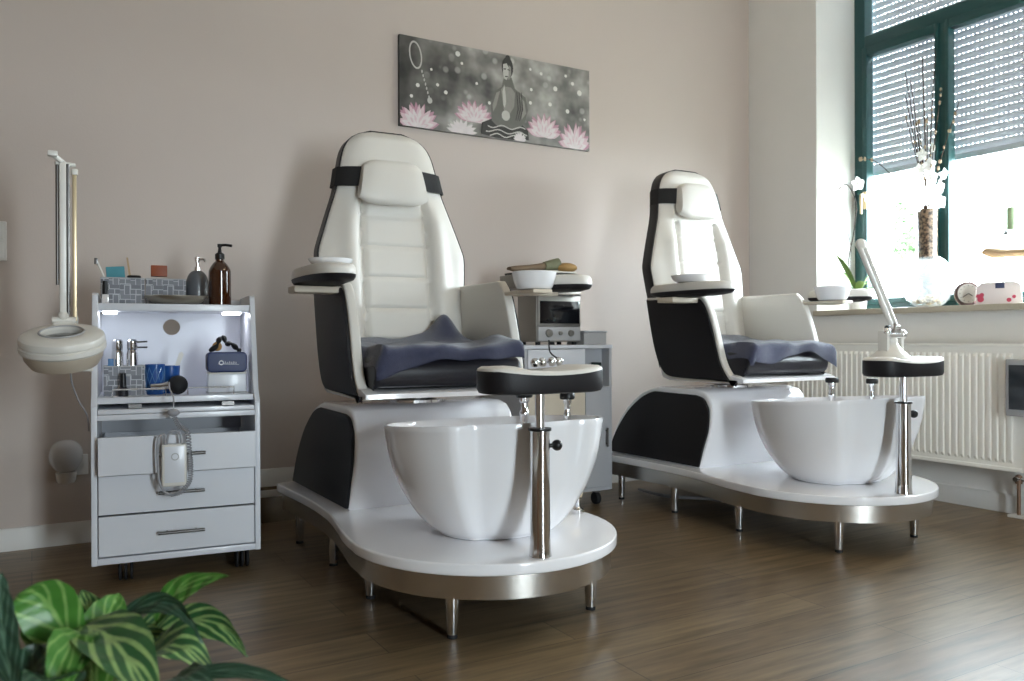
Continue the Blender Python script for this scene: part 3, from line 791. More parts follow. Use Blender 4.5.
def helix(path, r, turns, cr):
    P_ = smoothpath(path, 24); n = len(P_); out = []
    for i, p in enumerate(P_):
        d = (P_[min(i+1, n-1)]-P_[max(i-1, 0)]).normalized(); N = d.cross(Vector((0, 1, 0))).normalized(); B_ = d.cross(N)
        for q in range(1):
            a = 2*PI*turns*i/n; out.append(p+(N*cos(a)+B_*sin(a))*r)
    return out
def helixf(path, r, turns):
    P_ = smoothpath(path, 8); m_ = len(P_)-1; n = int(turns*9); out = []
    for i in range(n+1):
        f = i/n*m_; k = min(int(f), m_-1); t_ = f-k; p = P_[k].lerp(P_[k+1], t_); d = (P_[k+1]-P_[k]).normalized()
        N = d.cross(Vector((0, 1, 0)))
        N = N.normalized() if N.length > .1 else Vector((1, 0, 0)); B_ = d.cross(N); a = 2*PI*turns*i/n
        out.append(p+(N*cos(a)+B_*sin(a))*r)
    return out
mb('cable').tube(helixf([(-.002, -.004, .56), (.012, -.004, .525), (.04, -.004, .50), (.046, -.004, .44), (.050, -.004, .39), (.046, -.004, .34), (.020, -.004, .306), (-.01, -.004, .300)], .0065, 46), .0022, 6, caps=True).build('coiled_cable', dc)
mb('cable').tube(smoothpath([(-.028, .0, .46), (-.030, -.002, .495), (-.048, -.002, .48), (-.050, -.002, .42), (-.046, -.002, .35), (-.030, -.004, .31), (0, -.004, .298), (.03, -.004, .31)], 6), .004, 8).build('hose', dc)
mb('cable').tube(smoothpath([(-.022, .004, .461), (-.014, .0, .50), (.014, .0, .50), (.022, .004, .461)], 6), .0035, 8).build('hanger', dc)

# ---- things on the trolley's top shelf (z .927)
Z1 = .9272
def basket(x0, x1, y0, y1, z, hh, label):
    t = thing('storage_basket', label, 'basket', ((x0+x1)/2, (y0+y1)/2, z), 'grey patterned baskets')
    a, b_ = (x1-x0)/2, (y1-y0)/2; w = .004
    m_ = mb('basket'); m_.box((-a, -b_, 0), (a, b_, .004)); m_.box((-a, -b_, .004), (a, -b_+w, hh)); m_.box((-a, b_-w, .004), (a, b_, hh)); m_.box((-a, -b_+w, .004), (-a+w, b_-w, hh)); m_.box((a-w, -b_+w, .004), (a, b_-w, hh))
    m_.build('body', t, smooth=0)
    f = mb('oven_grey').box((-a-.001, -b_-.001, hh), (a+.001, b_+.001, hh+.003)); 
    f.bm.free(); r2 = mb('oven_grey')
    r2.box((-a-.001, -b_-.001, hh-.002), (a+.001, -b_+w, hh+.002)); r2.box((-a-.001, b_-w, hh-.002), (a+.001, b_+.001, hh+.002)); r2.box((-a-.001, -b_+w, hh-.002), (-a+w, b_-w, hh+.002)); r2.box((a-w, -b_+w, hh-.002), (a+.001, b_-w, hh+.002))
    r2.build('rim', t, smooth=0); return t
basket(.197, .337, 3.182, 3.300, Z1, .093, 'grey patterned basket at the left end of the trolley top')
basket(.341, .474, 3.182, 3.300, Z1, .093, 'grey patterned basket behind the silver dish, middle of the trolley top')
tag(mb('cyan_pad').box((-.030, -.010, 0), (.030, .010, .046), .003).build('buffer_pad', None, (.245, 3.22, 1.016), rot=(0, rad(-4), 0)), 'turquoise foam pad sticking out of the left basket', 'foam pad')
tag(mb('orange_block').box((-.027, -.014, 0), (.027, .014, .040), .002).build('buffer_block', None, (.385, 3.21, 1.030)), 'orange brown block sticking out of the middle basket', 'buffer block')
t = thing('toothbrush', 'slim white brush leaning in the left corner of the left basket', 'brush', (.222, 3.19, 1.0))
mb('lamp_white').tube([(.0, .0, -.03), (-.018, 0, .03), (-.036, 0, .075)], .004, 8).build('handle', t)
mb('dark_steel').box((-.045, -.006, .066), (-.033, .006, .088), .002).build('bristles', t)
t = thing('nail_file', 'pale slender file standing in the left basket beside the black lid', 'nail file', (.300, 3.21, .95))
mb('tan_wood').prism([(-.004, 0), (.004, 0), (-.016, .145), (-.022, .145)], 'y', -.001, .001).build('blade', t, smooth=0)
tag(mb('black_plastic').lathe([(0, 0), (.022, 0), (.023, .003), (.021, .007), (0, .008)], seg=28).build('lid', None, (.303, 3.185, 1.0225)), 'small black round lid on the rim of the left basket', 'lid')
t = thing('nail_polish', 'clear nail polish bottle with black cap standing before the left basket', 'nail polish', (.213, 3.135, Z1), 'nail polish bottles')
mb('polish_clear').box((-.011, -.011, 0), (.011, .011, .032), .003).build('bottle', t)
mb('black_plastic').lathe([(0, .032), (.010, .032), (.0085, .078), (0, .079)], seg=20).build('cap', t)
def dish(): 
    return mb('silver_dish').lathe([(0, 0), (.055, 0), (.080, .006), (.100, .022), (.106, .030), (.102, .031), (.092, .022), (.052, .006), (0, .006)], seg=56)
dsh = tag(dish().build('metal_dish', None, (.440, 3.130, Z1)), 'shallow silver metal dish at the front of the trolley top', 'dish')
dsh.scale = (1, .45, 1)
t = thing('soap_dispenser', 'round grey soap dispenser with chrome pump beside the amber bottle', 'soap dispenser', (.520, 3.292, Z1))
mb('dispenser_grey').lathe(smooth2([(0, 0), (.036, .0), (.041, .01), (.042, .05), (.040, .085), (.030, .110), (.015, .122), (.0, .123)], 4), seg=32).build('body', t)
p = mb('chrome').lathe([(0, .12), (.012, .12), (.012, .134), (.006, .137), (.006, .152), (.010, .155), (.010, .168), (0, .17)], seg=20).tube([(0, 0, .160), (.022, -.02, .160), (.026, -.024, .152)], .0045, 8); p.build('pump', t); t.scale = (1, 1, 1.10)
t = thing('pump_bottle', 'brown amber glass pump bottle at the right end of the trolley top', 'bottle', (.588, 3.16, Z1))
mb('amber_glass').lathe(smooth2([(0, 0), (.034, 0), (.038, .006), (.038, .10), (.036, .118), (.024, .137), (.015, .145), (.014, .152), (0, .152)], 4), seg=36).build('bottle', t)
mb('black_plastic').lathe([(0, .152), (.0165, .152), (.0165, .168), (.012, .172), (.007, .174), (.005, .190), (.008, .192), (.008, .202), (0, .203)], seg=24).tube([(0, 0, .198), (.02, -.008, .199), (.04, -.016, .196)], .0045, 8).build('pump', t); t.scale = (1.02, 1.02, 1.11)

# ---- things on the work shelf (z .612)
Z2 = .6122
basket(.208, .334, 3.075, 3.185, Z2, .10, 'grey patterned basket on the lower shelf holding chrome cans')
for x, lb in ((.250, 'left one of two chrome spray cans in the lower shelf basket'), (.296, 'right one of two chrome spray cans, with thin spouts, in the lower basket')):
    t = thing('spray_can', lb, 'spray can', (x, 3.140, Z2+.006), 'chrome cans in the lower basket')
    mb('chrome').lathe([(0, 0), (.018, 0), (.019, .01), (.019, .135), (.016, .15), (.0175, .152), (.0175, .180), (.012, .186), (0, .187)], seg=28).build('body', t)
    if x > .26: mb('dark_steel').tube([(.014, 0, .176), (.048, -.01, .178)], .0028, 8).tube([(.014, 0, .158), (.048, -.01, .158)], .0028, 8).build('spout', t)
tag(mb('blue_light').lathe([(0, 0), (.015, 0), (.016, .004), (.016, .085), (.009, .10), (.009, .12), (0, .12)], seg=20).build('plastic_bottle', None, (.2295, 3.098, Z2+.006)), 'pale blue plastic bottle in the left corner of the lower basket', 'bottle')
t = thing('nail_polish', 'dark nail polish bottle with long black cap before the lower shelf basket', 'nail polish', (.268, 3.045, Z2), 'nail polish bottles')
mb('leather_seat').lathe([(0, 0), (.015, 0), (.016, .003), (.016, .026), (.008, .033), (0, .033)], seg=24).build('bottle', t)
mb('black_plastic').lathe([(0, .033), (.010, .033), (.0085, .078), (0, .080)], seg=20).build('cap', t)
t = thing('blue_cup', 'blue cup with white lattice pattern on the trolley work shelf', 'cup', (.368, 3.105, Z2))
mb('blue_cup').lathe([(0, 0), (.026, 0), (.028, .004), (.032, .105), (.030, .105), (.026, .006), (0, .006)], seg=36).build('body', t)
la = mb('blue_light')
for k in range(10):
    for s_ in (-1, 1):
        pts = [( (.0292+.0034*q/6)*cos(2*PI*k/10+s_*q*.16), (.0292+.0034*q/6)*sin(2*PI*k/10+s_*q*.16), .012+.082*q/6) for q in range(7)]
        la.tube(pts, .0013, 5)
la.build('lattice', t)
t = thing('blue_box', 'plain blue tub with a wooden spatula beside the lattice cup', 'tub', (.418, 3.155, Z2))
mb('blue_cup').lathe([(0, 0), (.028, 0), (.034, .098), (.032, .098), (.026, .005), (0, .005)], seg=32).build('body', t)
tag(mb('lamp_white').prism([(-.004, 0), (.004, 0), (.052, .125), (.046, .135), (.036, .130)], 'y', -.0012, .0012).build('spatula', None, (.412, 3.155, Z2+.012), smooth=0), 'white spatula standing in the plain blue tub', 'spatula')
t = thing('powder_brush', 'black bristled powder brush lying on the work shelf', 'brush', (.404, 3.051, Z2+.034))
mb('chrome').tube([(-.05, .005, -.004), (-.02, 0, -.004), (.005, 0, 0)], [.010, .012, .014], 14).build('handle', t)
mb('rubber').ball((.035, 0, .0), .033, 20, (1.0, .9, 1)).build('bristles', t)
t = thing('cosmetic_case', 'dark blue cosmetic case with white lettering on the clear box', 'case', (.603, 3.10, Z2+.0735))
bc = mb('case_blue').prism(rrect(-.068, .068, 0, .072, .016), 'y', -.035, .035, .006, seg=3).build('case', t)
lg = mb('logo_white')
lg.lathe([(.0055, 0), (.0085, 0), (.0085, .001), (.0055, .001)], seg=20, mtx=Matrix.Translation((-.020, -.035, .034)) @ Matrix.Rotation(PI/2, 4, 'X'))
for k in range(6):
    x = -.008+k*.0072; lg.tube([(x, -.0357, .030), (x+.0015, -.0357, .037 if k % 2 else .040), (x+.004, -.0357, .031)], .0011, 5)
lg.tube([(-.030, -.0357, .030), (.040, -.0357, .0275)], .0008, 5); lg.build('lettering', bc)
mb('dark_steel').tube(smoothpath([(-.066, -.036, .01), (-.069, -.036, .036), (-.066, -.036, .062)], 4), .0018, 6).build('zipper', bc)
t = thing('clear_box', 'milky clear plastic box under the blue case', 'box', (.603, 3.10, Z2))
mb('oven_grey').box((-.066, -.04, 0), (.066, .04, .004)).build('base', t)
mb('cabinet_white').box((-.064, -.038, .004), (.064, .038, .068), .004).build('body', t)
mb('lamp_white').box((-.066, -.04, .068), (.066, .04, .073), .002).build('lid', t)
t = thing('sunglasses', 'black goggles with tan lens piled on top of the blue case', 'goggles', (.590, 3.105, Z2+.1455))
g = mb('black_plastic'); g.tube(smoothpath([(-.045, -.01, .004), (-.02, -.015, .022), (-.01, 0, .045), (.005, .01, .052), (.015, 0, .03), (.03, -.012, .030), (.05, 0, .012), (.06, .01, .004)], 5), [.004+.006*abs(sin(k*.5)) for k in range(36)], 8); g.build('frame', t)
mb('kraft').ball((-.018, -.008, .020), .017, 14, (1, .5, 1)).build('lens', t)

# the whole trolley stands turned a little towards the viewer
pv0 = Vector((.437, TY+.02, 0)); rt = Matrix.Translation(pv0+Vector((-.008, 0, 0))) @ Matrix.Rotation(rad(-5.5), 4, 'Z') @ Matrix.Translation(-pv0)
for o in list(C.objects):
    if o not in before_trolley and o.parent is None: o.matrix_basis = rt @ o.matrix_basis
# ---- magnifier lamp clamped to the trolley
mg = thing('magnifier_lamp', 'white round magnifier lamp on a folded arm left of the trolley', 'magnifier lamp', (.085, 2.78, 0))
hd = mb('lamp_white'); tilt = Matrix.Translation((-.005, -.03, .80)) @ Matrix.Rotation(rad(-5), 4, 'Y') @ Matrix.Rotation(rad(17), 4, 'X')
hd.lathe([(.055, .020), (.058, .0255), (.062, .0265), (.102, .0225), (.111, .016), (.1135, .008), (.1135, -.002), (.1095, -.005), (.1150, -.008), (.1150, -.022), (.110, -.028), (.055, -.028), (.055, .020)], seg=64, mtx=tilt)
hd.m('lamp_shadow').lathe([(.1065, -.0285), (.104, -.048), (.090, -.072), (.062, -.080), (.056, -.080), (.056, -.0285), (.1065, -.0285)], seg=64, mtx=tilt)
h_ = hd.build('lamp_head', mg, smooth=32)
mb('lens').lathe([(0, .016), (.03, .0145), (.0545, .008), (.0545, .0), (0, -.006)], seg=48, mtx=tilt).build('lens', h_)
mb('oven_grey').lathe([(.055, .027), (.057, .030), (.060, .030), (.062, .027)], seg=48, mtx=tilt).build('lens_ring', h_)
j = mb('lamp_white').box((-.028, .05, .822), (.030, .105, .855), .006).tube([(-.03, .075, .862), (.034, .075, .862)], .011, 14); j.ball((.0, .075, .875), .016); j.build('joint', mg)
arm = mb('lamp_white')
arm.box((-.009, .066, .87), (.009, .084, 1.345), .002); arm.build('arm', mg)
for x_, z_ in ((-.0145, .97), (.0145, .88)): mb('dark_steel').tube([(x_, .075, z_), (x_, .075, 1.338)], .0050, 10).build('rod', mg)
ar = mb('brass_beige').box((.026, .080, .86), (.038, .094, 1.32), .002); ar.build('second_arm', mg)
tp = mb('lamp_white').tube([(-.020, .075, 1.338), (.034, .086, 1.338)], .007, 12).tube([(.0, .075, 1.342), (-.03, .05, 1.362)], .008, 12).box((-.040, .035, 1.352), (-.014, .060, 1.368), .003).box((.024, .076, 1.308), (.042, .098, 1.326), .003); tp.build('top_joint', mg)
cl = mb('lamp_white').tube([(.032, .087, .87), (.032, .20, .80), (.070, .24, .76)], .010, 12); cl.box((.058, .22, .70), (.0885, .26, .79), .004); cl.build('clamp', mg)
mb('cable').tube(smoothpath([(.03, .07, .80), (.02, .10, .70), (.04, .14, .62), (.07, .20, .56), (.080, .30, .50)], 6), .0025, 8).build('cable', mg)

# ---- wall socket with night light, light switch
st = thing('wall_socket', 'white wall socket low on the back wall left of the trolley', 'socket', (.155, W, .31))
mb('switch_white').box((-.04, -.012, -.04), (.04, 0, .04), .004).lathe([(.022, 0), (.026, 0), (.026, .004), (.022, .004)], mtx=Matrix.Translation((0, -.012, 0)) @ Matrix.Rotation(PI/2, 4, 'X')).build('plate', st)
nl = thing('night_light', 'plug-in light with smoky globe beside the wall socket', 'night light', (.115, 3.60, .30))
mb('switch_white').lathe([(0, -.045), (.028, -.045), (.034, -.035), (.036, -.005), (0, 0)], seg=28).build('base', nl)
mb('switch_white').box((-.01, .02, -.035), (.035, .078, .02), .006).build('plug', nl)
mb('globe_grey').lathe(smooth2([(0, -.002), (.03, 0), (.052, .03), (.058, .06), (.050, .095), (.028, .115), (0, .12)], 5), seg=32).build('globe', nl, label='smoky grey glass globe')
sw = thing('light_switch', 'white double light switch on the back wall at the left edge', 'light switch', (-.118, W, 1.18))
mb('switch_white').box((-.04, -.010, -.075), (.04, 0, .075), .004).build('plate', sw)
for z in (-.036, .036): mb('switch_white').box((-.029, -.015, z-.03), (.029, -.010, z+.03), .003).build('rocker', sw)

# ------------------------------------------------------------------ cabinet with steriliser behind the chairs
cb = thing('rolling_cabinet', 'light grey cabinet on castors between the two pedicure chairs', 'cabinet', (1.93, 3.2, 0))
cw, cd = .492, .40
b_ = mb('cabinet_grey').box((0, 0, .075), (.016, cd, .755), .002).box((cw-.016, 0, .075), (cw, cd, .755), .002).box((.016, cd-.012, .075), (cw-.016, cd, .755)).box((.016, .0, .075), (cw-.016, cd-.012, .092)).box((.325, .004, .092), (.338, cd-.012, .755)); b_.build('carcass', cb)
mb('cabinet_white').box((-.003, -.004, .755), (cw+.002, cd, .772), .002).build('top', cb)
d1 = mb('cabinet_white').box((.016, -.006, .645), (.331, .010, .752), .002).build('drawer', cb)
d1 = mb('cabinet_cream').box((.016, -.006, .094), (.331, .010, .642), .002).build('door', cb)
d2 = mb('cabinet_grey').box((.334, -.006, .094), (cw-.014, .010, .560), .002).build('door', cb)
mb('dark_steel').tube([(.452, -.022, .285), (.452, -.022, .375)], .005, 10).tube([(.452, -.022, .30), (.452, -.006, .30)], .003, 8).tube([(.452, -.022, .36), (.452, -.006, .36)], .003, 8).build('handle', d2)
mb('cabinet_grey').box((.338, .06, .562), (cw-.016, .07, .754)).box((.338, .0, .56), (cw-.016, .07, .572)).build('niche', cb)
mb('black_plastic').lathe([(0, 0), (.008, 0), (.008, .003), (0, .003)], mtx=Matrix.Translation((.358, .06, .70)) @ Matrix.Rotation(PI/2, 4, 'X')).build('lock', cb)
for x, y in ((.06, .05), (cw-.06, .05), (.06, cd-.05), (cw-.06, cd-.05)):
    mb('rubber').lathe([(0, -.012), (.027, -.012), (.030, -.008), (.030, .008), (.027, .012), (0, .012)], seg=20, mtx=Matrix.Translation((x, y, .031)) @ Matrix.Rotation(PI/2, 4, 'Y')).m('dark_steel').lathe([(0, .06), (.02, .06), (.02, .0755), (0, .0755)], (x, y, 0), 14).build('castor', cb)
tag(mb('green_dark').box((-.022, 0, 0), (.022, .03, .115), .006, seg=3).build('dark_bottle', None, (2.352, 3.215, .5725)), 'dark green container in the niche of the grey cabinet', 'container')

ov = thing('steriliser_oven', 'grey hot air steriliser with dark glass door on the cabinet', 'steriliser', (2.025, 3.25, .7725))
mb('oven_steel').box((0, 0, .014), (.245, .17, .262), .004).build('body', ov)
fd = mb('oven_steel').box((.004, -.012, .088), (.241, -.001, .258), .003).build('door', ov)
mb('oven_glass').box((.012, -.0145, .100), (.233, -.0125, .205), .001).build('glass', fd)
mb('chrome').tube([(.02, -.034, .235), (.225, -.034, .235)], .006, 12).tube([(.03, -.034, .235), (.03, -.012, .235)], .004, 8).tube([(.215, -.034, .235), (.215, -.012, .235)], .004, 8).build('handle', fd)
cp = mb('oven_grey').box((.004, -.012, .020), (.241, -.001, .085), .003).build('control_panel', ov)
for x, r in ((.062, .020), (.125, .010), (.185, .016)):
    mb('oven_steel').lathe([(0, 0), (r, 0), (r*.85, .010), (0, .012)], seg=24, mtx=Matrix.Translation((x, -.012, .055)) @ Matrix.Rotation(PI/2, 4, 'X')).build('knob', cp)
for x, y in ((.02, .02), (.10, .02), (.225, .02), (.02, .15), (.225, .15)):
    mb('rubber').lathe([(0, 0), (.012, 0), (.012, .014), (0, .014)], (x, y, 0), 14).build('foot', ov)
# stack on the steriliser
zz = .7725+.262
def flat(name, mat_, x0, x1, y0, y1, z, hh, label, cat, rz=0, rx=0):
    cx, cy = (x0+x1)/2, (y0+y1)/2
    o = mb(mat_).box((x0-cx, y0-cy, 0), (x1-cx, y1-cy, hh), .004, seg=2).build(name, None, (cx, cy, z), rot=(rx, 0, rad(rz)))
    return tag(o, label, cat)
flat('cardboard_box', 'oven_steel', 1.925, 2.275, 3.255, 3.415, zz+.0005, .065, 'flat grey brown box lying on the steriliser', 'box')
flat('folder', 'book_dark', 1.94, 2.265, 3.255, 3.40, zz+.067, .010, 'dark folder on top of the flat box', 'folder', 2)
flat('notebook', 'paper', 2.10, 2.255, 3.25, 3.39, zz+.078, .008, 'white notebook at the right of the stack on the steriliser', 'notebook', -3)
def roll(name, m_, pts, r, label, loc):
    o = mb(m_).tube(smoothpath(pts, 4), r, 14); return tag(o.build(name, None, loc), label, 'towel', None)
t = thing('wooden_brush', 'brown handled wide brush lying on the dark folder', 'brush', (1.95, 3.32, zz+.094))
mb('book_brown').loft([[(x, .022*cos(a), .016*s_*sin(a)+zc) for a in [2*PI*k/14 for k in range(14)]] for x, s_, zc in ((-.03, .5, 0), (.0, .9, .0), (.08, 1, .006), (.16, 1.05, .018))]).build('handle', t)
mb('book_green').loft([[(x, .026*cos(a), .020*s_*sin(a)+zc) for a in [2*PI*k/14 for k in range(14)]] for x, s_, zc in ((.161, 1.05, .018), (.20, 1.3, .026), (.24, 1.5, .032), (.245, 1.2, .032))]).build('bristles', t)
o = mb('kraft').ball((0, 0, 0), .05, 20, (1.15, .8, .46)); tag(o.build('loofah', None, (2.235, 3.31, zz+.110)), 'tan loofah sponge at the right end of the stack', 'sponge')
gb = thing('grey_box', 'low grey box with lid on the cabinet right of the steriliser', 'box', (2.345, 3.31, .7725))
mb('oven_grey').box((-.060, -.075, 0), (.072, .075, .058), .004).build('body', gb); mb('cabinet_grey').box((-.063, -.078, .058), (.075, .078, .067), .003).build('lid', gb)

# ------------------------------------------------------------------ canvas print on the back wall
cv = thing('canvas_print', 'wide canvas print of a seated stone statue among pink lotus flowers', 'picture', (1.522, W-.0225, 1.822))
pw, ph = 1.108, .436
cvs = mb('print').box((0, 0, 0), (pw, .0215, ph), .002).build('canvas', cv)
def shape(b, pts, layer):
    b.face([b.bm.verts.new((u*pw, -.0006*layer, (1-v)*ph)) for u, v in pts][::-1])
asp = pw/ph
def lotus(cu, cvv, su, sv, layer, mats=('p_pinkdeep', 'p_pink', 'p_pale')):
    b = MB(); rs = random.Random(int(cu*100)); q = layer
    for row, (n, sc, m_) in enumerate(((9, 1.0, mats[0]), (9, .92, mats[1]), (8, .74, mats[2]), (6, .5, mats[1]), (5, .42, mats[2]))):
        b.m(m_)
        for k in range(n):
            a = -78+156*(k+.5)/n+rs.uniform(-5, 5); ln = sc*(.75+.25*cos(rad(a))); q += .06
            dx, dy = sin(rad(a)), -cos(rad(a))*.85+.05
            wd = .13*sc
            pts = []
            for t_, w_ in ((0, .25), (.35, .9), (.65, 1), (.86, .5), (1, 0), (.86, -.5), (.65, -1), (.35, -.9), (0, -.25)):
                pts.append((cu+su*(dx*ln*t_+(-dy)*wd*w_*.9), cvv+sv*(dy*ln*t_+dx*wd*w_)))
            pts = [(min(.998, max(.002, u)), min(.996, max(.004, v))) for u, v in pts]
            shape(b, pts, q)
    return b.build('lotus_flower', cvs, smooth=0, fix=False)
def ell(cu, cvv, ru, rv, n=24, a0=0):
    return [(cu+ru*cos(2*PI*k/n)*cos(a0)-rv*sin(2*PI*k/n)*sin(a0)/asp, cvv+ru*asp*cos(2*PI*k/n)*sin(a0)+rv*sin(2*PI*k/n)*cos(a0)) for k in range(n)]

lotus(.085, 1.0, .13, .36, 1.2); lotus(.36, .84, .125, .31, 1.2); lotus(.30, 1.0, .10, .22, 1.6, ('p_stone_light', 'p_pale', 'p_pale'))
lotus(.735, .90, .125, .36, 1.2); lotus(.91, 1.0, .12, .42, 1.8)
fg = MB()
fg.m('p_stone_dark'); shape(fg, [(.395, .97), (.40, .84), (.45, .78), (.60, .78), (.645, .86), (.65, .97), (.56, .995), (.47, .995)], 4.6)
fg.m('p_stone'); shape(fg, [(.450, .80), (.447, .62), (.470, .45), (.495, .405), (.515, .37), (.560, .37), (.590, .41), (.632, .47), (.645, .62), (.625, .78), (.59, .86), (.48, .86)], 4.9)
fg.m('p_stone_mid'); shape(fg, [(.500, .42), (.515, .38), (.555, .38), (.575, .44), (.57, .60), (.545, .70), (.515, .66)], 5.0)
shape(fg, [(.455, .62), (.475, .47), (.495, .44), (.475, .62), (.458, .70)], 5.05); shape(fg, [(.60, .46), (.625, .52), (.635, .66), (.61, .74), (.615, .58)], 5.05)
fg.m('p_stone_dark'); shape(fg, ell(.535, .155, .030, .125), 4.95); shape(fg, ell(.537, .05, .014, .045), 5.0); fg.m('p_stone'); shape(fg, [(.517, .26), (.556, .26), (.575, .39), (.503, .39)], 4.97)
fg.m('p_stone_light'); shape(fg, [(.511, .12), (.530, .105), (.541, .15), (.540, .25), (.530, .30), (.518, .29), (.511, .22)], 5.2)
fg.m('p_stone_mid'); shape(fg, [(.541, .12), (.553, .14), (.555, .23), (.545, .29), (.536, .29)], 5.15)
fg.m('p_stone_dark'); shape(fg, [(.514, .17), (.527, .165), (.526, .18), (.515, .183)], 5.4); shape(fg, [(.534, .17), (.547, .175), (.546, .188), (.535, .18)], 5.4); shape(fg, [(.521, .255), (.537, .25), (.535, .266), (.523, .268)], 5.4)
fg.m('p_stone_light'); shape(fg, [(.512, .60), (.508, .44), (.518, .36), (.523, .44), (.527, .56), (.520, .63)], 5.5); shape(fg, ell(.525, .72, .022, .06), 5.3)
for k, (u0, v0, u1, v1) in enumerate(((.43, .86, .63, .84), (.42, .91, .64, .90), (.44, .955, .62, .95))):
    pts = []; n = 14
    for q in range(n+1): t_ = q/n; pts.append((u0+(u1-u0)*t_, v0+(v1-v0)*t_+.018*sin(t_*4*PI+k)))
    for q in range(n, -1, -1): t_ = q/n; pts.append((u0+(u1-u0)*t_, v0+(v1-v0)*t_+.018*sin(t_*4*PI+k)+.014))
    shape(fg, pts, 5.6)
fg.m('p_stone_dark')
for k in range(3): shape(fg, [(.582+k*.012, .42), (.586+k*.012, .42), (.594+k*.012, .62), (.58+k*.01, .76), (.577+k*.01, .76), (.589+k*.012, .62)], 5.6)
fg.build('statue_figure', cvs, smooth=0, fix=False)
lotus(.60, 1.0, .045, .16, 6.2, ('p_stone_light', 'p_pale', 'p_pale'))
rg_ = mb('p_chain'); o1 = ell(.075, .20, .030, .155, 32, rad(-9)); i1 = ell(.075, .20, .024, .135, 32, rad(-9))
for k in range(32):
    j = (k+1) % 32; shape(rg_, [o1[k], o1[j], i1[j], i1[k]], 1.4)
for k in range(7): shape(rg_, ell(.105+k*.0055, .37+k*.045, .0035, .018, 10), 1.5)
shape(rg_, ell(.142, .68, .012, .035, 14), 1.5); rg_.build('ring_ornament', cvs, smooth=0, fix=False)
gl_ = mb('p_glint'); rs = random.Random(3)
for u, v, r in ((.085, .53, .012), (.055, .66, .010), (.15, .33, .008), (.18, .49, .010), (.22, .56, .012), (.375, .40, .009), (.44, .60, .010), (.665, .36, .010), (.66, .52, .011), (.77, .50, .013), (.72, .15, .010), (.66, .12, .009), (.30, .20, .009), (.28, .10, .016), (.90, .20, .012), (.80, .30, .016), (.86, .12, .010), (.94, .30, .018), (.97, .62, .009), (.87, .55, .014)):
    shape(gl_, ell(u, v, r*.75, r*.75*asp, 14), 1.0)
gl_.build('light_spots', cvs, smooth=0, fix=False)

# ------------------------------------------------------------------ radiator
ra = thing('radiator', 'white panel radiator under the window behind the farther chair', 'radiator', (R, 2.62, .21))
a0, a1, hz = -.62, .68, .55
pnl = mb('radiator_white')
n = 39; xs = []
prof = []
for k in range(n):
    y = a0+.03+(a1-a0-.06)*k/n; dy = (a1-a0-.06)/n
    prof += [(y, 0), (y+dy*.42, 0), (y+dy*.52, .009), (y+dy*.90, .009)]
prof.append((a1-.03, 0))
def rp(front, xo, z0, z1): 
    V0 = []; V1 = []; V2 = []; V3 = []
    full = [(a0, 0)]+prof+[(a1, 0)]
    rows = []
    for z, f in ((z0, 0), (z0+.03, 0), (z0+.045, 1), (z1-.045, 1), (z1-.03, 0), (z1, 0)):
        rows.append([pnl.bm.verts.new((xo-(d*f), y, z)) for y, d in full])
    for r0, r1 in zip(rows, rows[1:]):
        for i in range(len(r0)-1): pnl.face((r0[i], r0[i+1], r1[i+1], r1[i]))
rp(True, -.098, 0, hz)
pnl.box((-.092, a0, 0), (-.085, a1, hz)); pnl.box((-.045, a0, 0), (-.038, a1, hz))
pnl.build('panel', ra, smooth=30)
mb('radiator_white').box((-.104, a0-.004, hz), (-.034, a1+.004, hz+.012), .003).box((-.100, a0-.006, .0), (-.036, a0, hz), .001).box((-.100, a1, .0), (-.036, a1+.006, hz), .001).box((-.106, a0, -.006), (-.097, a1, .012), .003).build('cover', ra)
mb('dark_steel').box((-.04, a0+.2, .1), (-.001, a0+.23, .14)).build('bracket', ra)
mb('dark_steel').box((-.04, a1-.23, .1), (-.001, a1-.2, .14)).build('bracket', ra)
pv = thing('radiator_valve', 'brown heating pipes with valve at the right end below the radiator', 'pipe', (R-.07, 2.035, 0))
for y in (0, -.055):
    mb('pipe_copper').tube([(0, y, .012), (0, y, .19)], .008, 12).lathe([(0, .15), (.014, .15), (.016, .165), (.014, .185), (0, .19)], (0, y, 0), 16).build('pipe', pv)
mb('chrome').tube([(0, -.055, .17), (0, .0, .17)], .009, 12).tube([(0, 0, .172), (-.03, 0, .172)], .011, 12).build('valve', pv)
mb('switch_white').box((-.03, -.09, 0), (.03, .035, .012), .004).build('floor_rosette', pv)
hm = thing('wall_heater_control', 'dark device with grey frame hanging at the right end of the radiator', 'device', (R-.13, 1.945, .455))
mb('oven_grey').box((-.02, -.10, 0), (.02, .105, .25), .008, seg=3).build('frame', hm)
mb('lit_screen').box((-.024, -.085, .03), (-.0205, .088, .225), .002).build('screen', hm)
mb('dark_steel').box((.020, -.02, .22), (.06, .02, .235)).build('hook', hm)

# ------------------------------------------------------------------ window sill things (z .955)
Zs = WZ0+.0002
